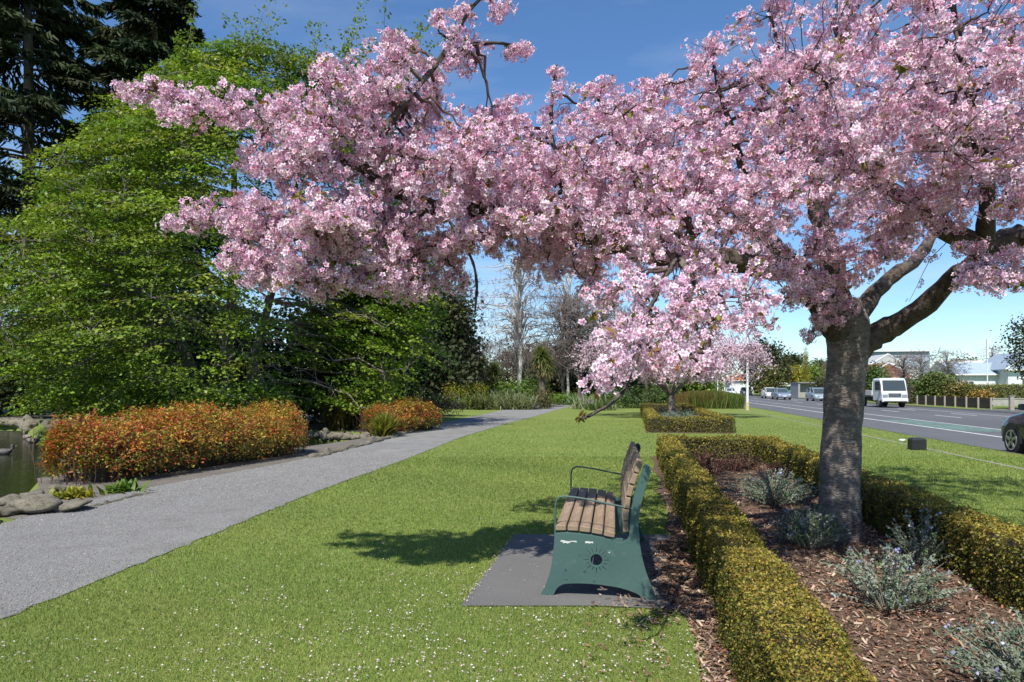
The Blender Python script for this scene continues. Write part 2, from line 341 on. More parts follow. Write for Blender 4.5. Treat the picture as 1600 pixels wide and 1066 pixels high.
# bench pad and planting beds
PAD = [(-.36, 4.80), (.62, 4.80), (1.30, 4.70), (1.55, 5.9), (1.75, 7.1), (.03, 7.12)]
tag(obj('bench_pad', [(x, y, .009) for x, y in PAD], [tuple(range(6))], M['pad']), kind='structure')
def bed(name, s0, s1, t0, t1):
    n = 60; L = []; Rr = []
    for s in np.linspace(s0, s1, n):
        L.append(ST(s, t0 + (.15 if (s > 6.9 or s < 4.75) and s < 16 else 0) + rng.normal()*.02 + .05*math.sin(s*2.3))); Rr.append(ST(s, t1))
    return strip(name, L, Rr, .013, M['mulch'])
bed('mulch_bed', -2, 15.3, .25, 2.95)
bed('far_mulch_bed', 23.3, 43.5, .5, 3.3)

# ------------------------------------------------------------------ bench
def curve_panel(name, outline, holes, thick, mat, parent, bevel=.0015):
    cu = bpy.data.curves.new(name, 'CURVE'); cu.dimensions = '2D'; cu.fill_mode = 'BOTH'; cu.extrude = thick/2; cu.bevel_depth = bevel
    for loop in [outline] + holes:
        sp = cu.splines.new('POLY'); sp.points.add(len(loop)-1); sp.use_cyclic_u = True
        for p, (u, v) in zip(sp.points, loop): p.co = (u, v, 0, 1)
    tmp = bpy.data.objects.new('tmp', cu); COL.objects.link(tmp)
    me = bpy.data.meshes.new_from_object(tmp.evaluated_get(bpy.context.evaluated_depsgraph_get())); me.name = name
    bpy.data.objects.remove(tmp); bpy.data.curves.remove(cu)
    # curve plane (u, v) -> local x = u, z = v ; y = thickness
    n = len(me.vertices); co = np.empty(n*3, np.float32); me.vertices.foreach_get('co', co); co = co.reshape(-1, 3)
    me.vertices.foreach_set('co', np.stack([co[:, 0], -co[:, 2], co[:, 1]], 1).ravel()); me.update()
    me.materials.clear(); me.materials.append(mat)
    return me
Z3 = lambda x, y: ((x-50)/800, (955-y)/800)
front = smooth_path([(*Z3(x, y), 0) for x, y in [(50, 955), (84, 885), (110, 800), (125, 700), (130, 640), (133, 592)]], 18)[:, :2]
seat = smooth_path([(*Z3(x, y), 0) for x, y in [(133, 592), (200, 584), (300, 590), (400, 604), (470, 624), (512, 633), (548, 620), (566, 588), (573, 500), (581, 420), (602, 330), (632, 240), (652, 182)]], 40)[1:, :2]
back = smooth_path([(*Z3(x, y), 0) for x, y in [(652, 182), (672, 178), (688, 203), (680, 245), (652, 330), (628, 430), (620, 520), (624, 610), (637, 700), (660, 790), (690, 870), (722, 955)]], 36)[1:, :2]
low = smooth_path([(*Z3(x, y), 0) for x, y in [(636, 955), (622, 930), (560, 906), (480, 889), (350, 878), (235, 880), (175, 890), (142, 918), (125, 955)]], 26)[:, :2]
outline = [tuple(p) for p in np.vstack([front, seat, back, low])]
cu_, cz_ = Z3(377, 737)
holes = [[(cu_+.044*math.cos(a), cz_+.044*math.sin(a)) for a in np.linspace(0, 2*math.pi, 24, endpoint=False)]]
for k in range(16):
    a = 2*math.pi*k/16; r0, r1 = .056, (.118 if k % 2 == 0 else .094); c, s = math.cos(a), math.sin(a)
    holes.append([(cu_+r*c-w*s, cz_+r*s+w*c) for r, w in ((r0, -.0042), (r1, -.0012), (r1, .0012), (r0, .0042))])
BL = 1.92
BO = np.array([.214, 5.06, .009])
bench = empty('park_bench', BO, -R(8.5), 'green cast metal park bench with weathered brown timber slats and sunburst cut-out', 'bench')
pm = curve_panel('end_panel', outline, holes, .014, M['benchgreen'], bench)
fl_out = np.vstack([front, seat, back]); 
def flange(y0, y1):
    n = len(fl_out); b_ = MB()
    V = [(p[0], y, p[1]) for p in fl_out for y in (y0, y1)]
    nn = np.gradient(fl_out, axis=0); nn = np.stack([nn[:, 1], -nn[:, 0]], 1); nn /= np.linalg.norm(nn, axis=1, keepdims=True)
    V2 = [(p[0]+q[0]*.006, y, p[1]+q[1]*.006) for p, q in zip(fl_out, nn) for y in (y0, y1)]
    F = []
    for k in range(n-1):
        F += [(2*k, 2*k+1, 2*k+3, 2*k+2)]
    m2 = len(V); F += [tuple(m2+i_ for i_ in f)[::-1] for f in F]
    for k in range(n-1):
        F += [(2*k, 2*k+2, m2+2*k+2, m2+2*k), (2*k+1, m2+2*k+1, m2+2*k+3, 2*k+3)]
    return b_.add(V+V2, F)
for y0 in (0, BL):
    p_ = link('end_panel', pm, bench, (0, y0, 0))
    e = (.006, .05) if y0 == 0 else (-.05, -.006)
    fo = flange(*e).build('rim_flange', M['benchgreen'], p_)
    arm = smooth_path([Z3(133, 600)+(0,), Z3(134, 500)+(0,), Z3(136, 425)+(0,), Z3(150, 388)+(0,), Z3(190, 373)+(0,), Z3(300, 384)+(0,), Z3(450, 412)+(0,), Z3(578, 434)+(0,)], 30)
    yo = y0 + (.02 if y0 == 0 else -.02)
    V, F = tubelist([([(u, yo, v) for u, v, _ in arm], [.0075]*30)], 8)
    obj('armrest', V, F, M['benchgreen'], bench, smooth=True)
for (x0, y0, x1, y1) in ((168, 629, 262, 637), (180, 637.5, 225, 644), (312, 632, 358, 641), (448, 686, 455, 694)):
    (u0, z1), (u1, z0) = Z3(x0, y0), Z3(x1, y1); k = 7
    top = [(u, z1 + rng.normal()*.0025) for u in np.linspace(u0, u1, k)]; bot = [(u, z0 + rng.normal()*.0025) for u in np.linspace(u1, u0, k)]
    MB().prism([(z, u) for u, z in top+bot], 1, -.0098, -.0086).build('paint_chip', M['chipwhite'], bench)
def slat(w, h):
    b2 = MB().box(-w/2, w/2, 0.008, BL-.008, -h/2, h/2); me = b2.build('slat', M['benchwood'], None, bevel=.006)
    m2 = me.data; bpy.data.objects.remove(me); return m2
sm = slat(.079, .042); bm_ = slat(.042, .082)
for k, (x0, x1, yb) in enumerate([(135, 200, 578), (206, 272, 578), (277, 343, 583), (350, 414, 592), (419, 486, 607)]):
    u = ((x0+x1)/2-50)/800; z = (955-yb)/800+.024
    o = link('slat', sm, bench, (u, 0, z), (0, [-.02, .02, .08, .14, .2][k], 0))
for k, (x, y) in enumerate([(550, 541), (552, 472), (559, 402), (575, 331), (597, 261), (622, 194)]):
    u, z = Z3(x, y); link('slat', bm_, bench, (u-.004, 0, z), (0, [-.02, .03, .13, .24, .32, .38][k], 0))
for y in (.012, BL-.06): MB().box(.10, .60, y, y+.045, .40, .425).build('seat_bearer', M['benchgreen'], bench)
V, F = tubelist([([(.33, .01, .30), (.33, BL-.01, .30)], [.014, .014])], 8); obj('tie_rod', V, F, M['benchgreen'], bench)
print('bench ok')

# ------------------------------------------------------------------ leaf templates
LEAF4 = np.array([(0, 0, 0), (.28, .5, .06), (0, 1, 0), (-.28, .5, .06)], float); LF4 = [(0, 1, 2, 3)]
LEAF6 = np.array([(0, 0, 0), (.2, .3, .05), (.2, .65, .05), (0, 1, -.06), (-.2, .65, .05), (-.2, .3, .05)], float); LF6 = [(0, 1, 2, 3), (0, 3, 4, 5)]
def mixcol(n, cols, w=None, var=.18, r=rng):
    cols = np.array(cols, float); k = r.choice(len(cols), n, p=w); c = cols[k]
    return np.clip(c * (1 + r.normal(size=(n, 1))*var) * (1 + r.normal(size=(n, 3))*.05), .004, .95)
def leaves(pos, nrmv, size, cols, w=None, tmpl='4', var=.18, jitter=.7, r=rng):
    N = nrm(nrmv + r.normal(size=pos.shape)*jitter); n = len(pos)
    T, F = (LEAF4, LF4) if tmpl == '4' else (LEAF6, LF6)
    sz = np.broadcast_to(size, (n,)) * (.75 + .5*r.random(n))
    return scatter(T, F, pos, frames(N, r.random(n)*2*math.pi), sz, mixcol(n, cols, w, var, r))

# ------------------------------------------------------------------ clipped box hedges
def hedge_core(segs, w, h, inset=.065):
    b3 = MB()
    for (a, c) in segs:
        a, c = np.array(a), np.array(c); d = nrm(c-a); s = np.cross(d, [0, 0, 1])
        n = max(2, int(np.linalg.norm(c-a)/.25)); rings = []
        for u in np.linspace(0, 1, n):
            p = a+(c-a)*u; ww = w/2-inset+rng.normal()*.008; hh = h-inset+rng.normal()*.008
            rings.append([p-s*ww*.94, p+s*ww*.94, p+s*ww+np.array([0, 0, hh*.85]), p+s*ww*.8+np.array([0, 0, hh]), p-s*ww*.8+np.array([0, 0, hh]), p-s*ww+np.array([0, 0, hh*.85])])
        b3.loft(rings)
    return b3
def hedge(segs, w, h, label, cat_, group, dens, size, top, side, seed):
    r = np.random.default_rng(seed)
    root = empty('box_hedge', (0, 0, 0), 0, label, cat_, group)
    hedge_core(segs, w, h).build('twig_core', M['core'], root)
    Ps, Ns, Cs, Sz = [], [], [], []
    for (a, c) in segs:
        a, c = np.array(a, float), np.array(c, float); L = np.linalg.norm(c-a); d = (c-a)/L; s = np.cross(d, [0, 0, 1])
        n0 = int(dens*L*(w+2*h)*40)
        u = r.random(n0)*L; p = a + d*u[:, None]; dist = np.maximum(np.hypot(p[:, 0], p[:, 1]), 2.)
        keep = r.random(n0) < np.clip((3.2/dist)**1.35, .02, 1); u, p, dist = u[keep], p[keep], dist[keep]; n = len(u)
        bulge = .022*np.sin(u*2.7+a[0]) + .018*np.sin(u*6.1+1) + .014*np.sin(u*13.)+.010*np.sin(u*29+2)
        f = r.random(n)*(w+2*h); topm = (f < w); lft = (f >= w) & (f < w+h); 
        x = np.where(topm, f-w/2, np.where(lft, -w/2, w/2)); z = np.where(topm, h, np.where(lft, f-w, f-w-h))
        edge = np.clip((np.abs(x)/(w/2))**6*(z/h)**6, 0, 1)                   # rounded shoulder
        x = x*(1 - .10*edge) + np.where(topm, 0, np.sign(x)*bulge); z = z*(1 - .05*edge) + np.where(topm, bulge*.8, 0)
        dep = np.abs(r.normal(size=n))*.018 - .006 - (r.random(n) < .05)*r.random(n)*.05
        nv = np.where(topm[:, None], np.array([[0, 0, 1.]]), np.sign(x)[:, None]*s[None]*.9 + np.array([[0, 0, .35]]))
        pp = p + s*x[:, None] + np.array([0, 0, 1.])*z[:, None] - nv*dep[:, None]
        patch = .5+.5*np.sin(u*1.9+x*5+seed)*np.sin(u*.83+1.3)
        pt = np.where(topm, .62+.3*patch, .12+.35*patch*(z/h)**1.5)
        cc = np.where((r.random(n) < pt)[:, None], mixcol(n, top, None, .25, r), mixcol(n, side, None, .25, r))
        Ps.append(pp); Ns.append(nv); Cs.append(cc); Sz.append(size*np.clip((dist/3.2)**.62, .85, 3.2))
        # end caps
        for e, dd in ((a, -d), (c, d)):
            de = max(2., np.hypot(e[0], e[1])); n2 = int(dens*w*h*40*np.clip((3.2/de)**1.35, .02, 1))
            q_ = e + s*((r.random(n2)-.5)*w)[:, None] + np.array([0, 0, 1.])*(r.random(n2)*h)[:, None] + dd*.01
            Ps.append(q_); Ns.append(np.repeat(dd[None], n2, 0)+np.array([0, 0, .3])); Cs.append(mixcol(n2, side, None, .25, r)); Sz.append(np.full(n2, size*np.clip((de/3.2)**.62, .85, 3.2)))
    P, N, C, Z = map(np.concatenate, (Ps, Ns, Cs, Sz))
    n = len(P); N = nrm(N + r.normal(size=N.shape)*.75)
    V, F, Cc = scatter(LEAF4*np.array([1.25, 1, 1]), LF4, P, frames(N, r.random(n)*6.28), Z*(.7+.6*r.random(n)), C)
    tag(obj('foliage', V, F, M['leaf'], root, Cc), kind='stuff'); print('hedge', n)
    return root
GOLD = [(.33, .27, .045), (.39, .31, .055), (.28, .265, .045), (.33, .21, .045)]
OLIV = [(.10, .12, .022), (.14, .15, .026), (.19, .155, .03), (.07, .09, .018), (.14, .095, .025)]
HW, HH = .37, .48
e0 = HW/2
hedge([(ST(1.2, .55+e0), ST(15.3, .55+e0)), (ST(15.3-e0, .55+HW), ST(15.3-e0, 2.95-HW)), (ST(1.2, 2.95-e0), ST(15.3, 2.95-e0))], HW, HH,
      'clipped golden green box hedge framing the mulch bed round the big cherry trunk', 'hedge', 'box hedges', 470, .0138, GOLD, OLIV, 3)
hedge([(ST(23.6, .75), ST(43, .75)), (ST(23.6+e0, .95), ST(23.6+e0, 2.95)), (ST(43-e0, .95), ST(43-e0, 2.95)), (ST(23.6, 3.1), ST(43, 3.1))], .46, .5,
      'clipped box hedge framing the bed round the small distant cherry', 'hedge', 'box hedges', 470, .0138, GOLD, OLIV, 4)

# ------------------------------------------------------------------ lawn grass, petals, bark chips
def in_poly(P, poly):
    x, y = P[:, 0], P[:, 1]; ins = np.zeros(len(P), bool); poly = np.asarray(poly)
    for a, b in zip(poly, np.roll(poly, -1, 0)):
        c = (a[1] > y) != (b[1] > y); ins ^= c & (x < (b[0]-a[0])*(y-a[1])/(b[1]-a[1]+1e-12)+a[0])
    return ins
def lawn_mask(P):
    xr = np.interp(P[:, 1], pr[:, 1], pr[:, 0]); t = P @ TV; s = P @ SV
    near = (P[:, 0] > xr - .05*rng.random(len(P))**2) & (t < 8.7) & (np.abs(t-7.2) > .06) & (t < np.where((s < 15.4), .26+.15*((s > 6.9) | (s < 4.75))+.05*np.sin(s*2.3)+rng.normal(size=len(P))*.05, 99))
    far = (t > 2.97) & (t < 8.7) & (np.abs(t-7.2) > .09)
    bed2 = (s > 23.3) & (s < 43.5) & (t > .5) & (t < 3.3)
    return (near | far) & ~bed2 & ~in_poly(P, PAD)
def lawn_points(n, dmin, dmax, pw_):
    d = dmin*(dmax/dmin)**(rng.random(n)**pw_); a = (rng.random(n)-.5)*1.66
    P = np.stack([a*d*.98, d, np.zeros(n)], 1); return P[lawn_mask(P)]
P = np.concatenate([lawn_points(420000, 3.1, 15, 1.0), lawn_points(90000, 13, 32, 1.)])
n = len(P); dist = P[:, 1]
patch = .5+.25*np.sin(P[:, 0]*1.7+np.sin(P[:, 1]*1.3)*1.5)+.25*np.sin(P[:, 1]*2.3+P[:, 0]*.9)
base = np.where((rng.random(n) < patch*.65)[:, None], np.array([[.30, .345, .088]]), np.array([[.195, .275, .062]]))
dk = .5+.5*np.sin(P[:, 0]*.9+2*np.sin(P[:, 1]*.55))*np.sin(P[:, 1]*.8+1.7*np.sin(P[:, 0]*.6)); base = base*(.82+.26*dk[:, None])
base = np.where((rng.random(n) < .06)[:, None], np.array([[.30, .26, .10]]), base)*(1+rng.normal(size=(n, 1))*.2)
lean = rng.normal(size=(n, 3))*.45; lean[:, 2] = 1
hgt = (.014+.015*rng.random(n))*np.clip(dist/9, 1, 1.3); wid = .0021*np.clip(dist/3.4, 1, 6.)
side = nrm(np.stack([rng.normal(size=n), rng.normal(size=n)*.6, np.zeros(n)], 1))*wid[:, None]
tip = P + nrm(lean)*hgt[:, None]
V = np.stack([P-side, P+side, tip], 1).reshape(-1, 3); F = np.arange(3*n).reshape(-1, 3)
tag(obj('lawn_grass', V, F, M['grass'], None, np.repeat(np.clip(base, .01, .6), 3, 0)), 'short mown green grass of the park lawn', 'grass', kind='stuff'); print('grass', n)
# loose stones on the path
n = 60000; yy = 4.2*(16/4.2)**rng.random(n); xl = np.interp(yy, pl[:, 1], pl[:, 0]); xr_ = np.interp(yy, pr[:, 1], pr[:, 0]); Pq = np.stack([xl+(xr_-xl)*rng.random(n), yy, np.full(n, .011)], 1)
V, F, C = scatter(np.array([(-.5, -.4, 0), (.5, -.3, 0), (.35, .45, 0), (-.4, .4, 0), (0, 0, .45)]), [(0, 1, 4), (1, 2, 4), (2, 3, 4), (3, 0, 4)], Pq, frames(np.repeat([[0, 0, 1.]], n, 0), rng.random(n)*6.28), (.006+.009*rng.random(n)**2)*np.clip(yy/7, 1, 1.6),
                  mixcol(n, [(.225, .22, .21), (.27, .265, .25), (.17, .165, .16), (.20, .185, .17)], None, .12))
tag(obj('path_stones', V, F, M['chip'], None, C), 'loose grey gravel stones strewn over the path', 'gravel', kind='stuff')
# fallen petals
Pp = lawn_points(16000, 3.0, 12, 1.15); ctr = np.exp(-((Pp[:, 0]-.2)/2.2)**2)*np.exp(-((Pp[:, 1]-3.6)/2.6)**2) + .05
Pp = Pp[rng.random(len(Pp)) < ctr*1.3*(.35+.65*(np.sin(Pp[:, 0]*5+np.sin(Pp[:, 1]*4))*np.sin(Pp[:, 1]*6) > -.1))]
Pe = np.stack([rng.random(150)*1.6-.3, 4.85+rng.random(150)*2.2, np.zeros(150)], 1); Pe = Pe[in_poly(Pe, PAD)]
edge = np.array([(-.36+.39*u+rng.normal()*.02, 4.8+2.3*u+rng.normal()*.02, 0) for u in rng.random(160)])
Pb = np.array([ST(2+rng.random()*8, .1+rng.random()*2.2) for _ in range(500)])
Pg = np.array([(-5.9+rng.normal()*.3, 7.9+rng.normal()*.35, 0) for _ in range(150)])
Pall = np.concatenate([Pp + [0, 0, .024], Pe+[0, 0, .016], edge+[0, 0, .022], Pb+[0, 0, .028], Pg+[0, 0, .02]]); n = len(Pall)
V, F, C = scatter(LEAF4*np.array([1.5, 1, 2.]), LF4, Pall, frames(nrm(np.array([[0, 0, 1.]])+rng.normal(size=(n, 3))*.35), rng.random(n)*6.28), (.0085+.008*rng.random(n)),
                  mixcol(n, [(.72, .62, .66), (.66, .5, .57), (.75, .70, .70), (.5, .36, .36)], None, .1))
tag(obj('fallen_petals', V, F, M['petal'], None, C), 'fallen pale pink cherry petals scattered over the lawn and bench pad', 'petals', kind='stuff')
# bark chips
def bedpts(n, s0, s1, t0, t1): return (SV*(s0+(s1-s0)*rng.random(n)[:, None]**1.0) + TV*(t0+(t1-t0)*rng.random(n)[:, None]))
Pc = np.concatenate([bedpts(15000, 1.5, 8.5, .95, 2.6), bedpts(5000, 8, 15, .95, 2.6), bedpts(1500, 2.5, 4.8, .36, .62), bedpts(1700, 4.7, 6.9, .2, .62), bedpts(900, 6.9, 10, .42, .62), bedpts(500, 4.5, 6.6, -.12, .3), bedpts(300, 3.2, 6.4, -.3, .2)]); n = len(Pc)
Tc = np.array([(-.5, -.16, 0), (.5, -.1, .02), (.45, .16, 0), (-.4, .12, .03)])
V, F, C = scatter(Tc, [(0, 1, 2, 3)], Pc+np.array([0, 0, 1.])*(.016+.018*rng.random((n, 1))), frames(nrm(np.array([[0, 0, 1.]])+rng.normal(size=(n, 3))*.38), rng.random(n)*6.28), .018+.04*rng.random(n)**2,
                  mixcol(n, [(.20, .125, .085), (.30, .215, .15), (.12, .075, .05), (.38, .29, .21), (.24, .12, .075)], None, .25))
tag(obj('bark_chips', V, F, M['chip'], None, C), 'loose brown bark chips mulching the bed inside the hedge', 'bark chips', kind='stuff')

# ------------------------------------------------------------------ cherry tree
PET = []; PF = []; PC = []
for k in range(5):
    a = 2*math.pi*k/5; c, s = math.cos(a), math.sin(a); o = len(PET)
    for (r_, w_, z_) in ((.10, 0, .0), (.62, .36, .20), (1.0, .10, .24), (1.0, -.10, .24), (.62, -.36, .20)):
        PET.append((r_*c-w_*s, r_*s+w_*c, z_))
    PC += [(.60, .10, .30), (1, .90, .95), (1.06, 1.05, 1.05), (1.06, 1.05, 1.05), (1, .90, .95)]
    PF += [(o, o+1, o+2, o+3, o+4)]
PET = np.array(PET); PC = np.array(PC)
PET4 = PET.reshape(5, 5, 3)[:, [0, 1, 2, 4]].reshape(-1, 3); PC4 = PC.reshape(5, 5, 3)[:, [0, 1, 2, 4]].reshape(-1, 3); PF4 = [(4*k, 4*k+1, 4*k+2, 4*k+3) for k in range(5)]
PINK = [(.92, .81, .855), (.94, .90, .91), (.85, .62, .73), (.95, .94, .935)]
def blob_points(blobs, n, r, shell=.35):
    B = np.array(blobs, float); w = B[:, 2]*B[:, 3]*B[:, 4]**2; w = w**.78; w /= w.sum()
    k = r.choice(len(B), n, p=w); b = B[k]; u = nrm(r.normal(size=(n, 3)))*(r.random((n, 1))**shell)
    px = b[:, 0]+u[:, 0]*b[:, 2]; py = b[:, 1]+u[:, 1]*b[:, 3]; d = (b[:, 4]+u[:, 2]*b[:, 5])*nearer(px)
    return np.stack([(px-800)/FPX*d, d, EYE+(HZ-py)/FPX*d], 1)
def limb(pts, r0, r1, m=24):
    p = smooth_path(pts, m); p[1:-1] += rng.normal(size=(m-2, 3))*r0*.08
    return p, (r1+(r0-r1)*(1-np.linspace(0, 1, m))**1.35)*(1+.06*rng.normal(size=m))
root = empty('cherry_tree', W(1312, 855, 6.9)*[1, 1, 0], 0, 'large spreading cherry tree in full pale pink blossom growing in the hedged bed', 'tree')
TB = np.array(root.location)
def nearer(px): return 1-.22*np.clip((900-np.asarray(px, float))/400, 0, 1)    # the long bough reaches towards the path
def Wt(px, py, d): return W(px, py, d*nearer(px))
trunk_pts = [TB+[-.02, 0, -.1], TB+[0, 0, .25], Wt(1313, 720, 6.9), Wt(1319, 620, 6.9), Wt(1326, 530, 6.9), Wt(1318, 470, 6.95)]
tp = smooth_path(trunk_pts, 40); hz_ = (tp[:, 2]+.1)/2.4
tr_ = .186+.07*np.exp(-hz_*9)+.02*np.exp(-((hz_-.93)/.12)**2); tr_[-4:] *= [.98, .93, .85, .7]
limbs = [
 limb([Wt(1322, 560, 6.9), Wt(1365, 528, 6.85), Wt(1425, 494, 6.6), Wt(1492, 435, 6.2), Wt(1555, 392, 5.8), Wt(1640, 350, 5.3), Wt(1780, 250, 5.0)], .135, .055, 34),
 limb([Wt(1600, 372, 5.55), Wt(1540, 385, 5.6), Wt(1480, 358, 5.5), Wt(1405, 308, 5.4), Wt(1340, 262, 5.4), Wt(1250, 190, 5.3), Wt(1180, 120, 5.3)], .115, .02),
 limb([Wt(1318, 500, 6.9), Wt(1300, 420, 6.9), Wt(1280, 330, 6.8), Wt(1275, 230, 6.7), Wt(1300, 120, 6.6), Wt(1320, 30, 6.5)], .15, .03),
 limb([Wt(1330, 500, 6.95), Wt(1385, 440, 7.1), Wt(1440, 395, 7.3), Wt(1490, 300, 7.6), Wt(1530, 190, 8.0)], .10, .03),
 limb([Wt(1312, 520, 6.85), Wt(1278, 465, 6.7), Wt(1245, 425, 6.5), Wt(1150, 412, 6.2), Wt(1030, 395, 5.9), Wt(965, 378, 5.75), Wt(905, 362, 5.7), Wt(830, 335, 5.7), Wt(760, 326, 5.7), Wt(690, 325, 5.75), Wt(620, 300, 5.8), Wt(560, 262, 5.8), Wt(470, 215, 5.9), Wt(380, 170, 6.0), Wt(250, 140, 6.0)], .15, .012, 60),
 limb([Wt(1300, 480, 6.85), Wt(1245, 410, 6.3), Wt(1180, 360, 5.6), Wt(1110, 350, 5.0), Wt(1060, 400, 4.4), Wt(1020, 470, 3.9), Wt(985, 545, 3.5)], .055, .005, 30),
 limb([Wt(620, 300, 5.8), Wt(575, 262, 5.7), Wt(600, 205, 5.6), Wt(640, 150, 5.5), Wt(690, 90, 5.4), Wt(730, 20, 5.4), Wt(770, -20, 5.4)], .045, .008),
 limb([Wt(690, 90, 5.45), Wt(740, 70, 5.4), Wt(790, 68, 5.4), Wt(826, 80, 5.4)], .014, .004, 12),
 limb([Wt(690, 325, 5.75), Wt(620, 345, 5.9), Wt(530, 370, 6.0), Wt(430, 370, 6.1), Wt(330, 350, 6.2), Wt(262, 345, 6.2)], .04, .006),
 limb([Wt(760, 326, 5.7), Wt(700, 370, 5.8), Wt(620, 410, 5.9), Wt(540, 440, 5.9)], .03, .006),
 limb([Wt(905, 362, 5.7), Wt(880, 280, 5.7), Wt(860, 200, 5.6), Wt(866, 120, 5.6)], .05, .008),
 limb([Wt(1030, 395, 5.9), Wt(1000, 300, 5.6), Wt(960, 210, 5.3), Wt(930, 140, 5.2)], .06, .008),
 limb([Wt(1180, 360, 5.6), Wt(1160, 260, 5.2), Wt(1130, 160, 5.0), Wt(1110, 80, 4.9)], .05, .008),
 limb([Wt(1250, 190, 5.3), Wt(1230, 110, 5.2), Wt(1205, 30, 5.1), Wt(1200, -5, 5.1)], .025, .005, 14),
 limb([Wt(1540, 385, 5.6), Wt(1540, 280, 5.2), Wt(1520, 180, 4.9), Wt(1500, 60, 4.7), Wt(1480, -40, 4.6)], .07, .012),
 limb([Wt(1240, 425, 6.5), Wt(1180, 350, 7.2), Wt(1080, 300, 7.9), Wt(960, 270, 8.4)], .08, .015),
 limb([Wt(1280, 330, 6.8), Wt(1330, 250, 7.6), Wt(1400, 180, 8.6)], .07, .015),
 limb([Wt(1060, 400, 4.4), Wt(1100, 470, 3.9), Wt(1110, 530, 3.6), Wt(1090, 585, 3.45)], .018, .004, 14),
 limb([Wt(1020, 470, 3.9), Wt(985, 590, 3.3), Wt(960, 625, 3.2), Wt(925, 648, 3.15), Wt(908, 655, 3.12)], .007, .0028, 16),
 limb([Wt(690, 325, 5.75), Wt(735, 400, 5.4), Wt(745, 445, 5.3), Wt(742, 488, 5.3)], .012, .004, 14),
]
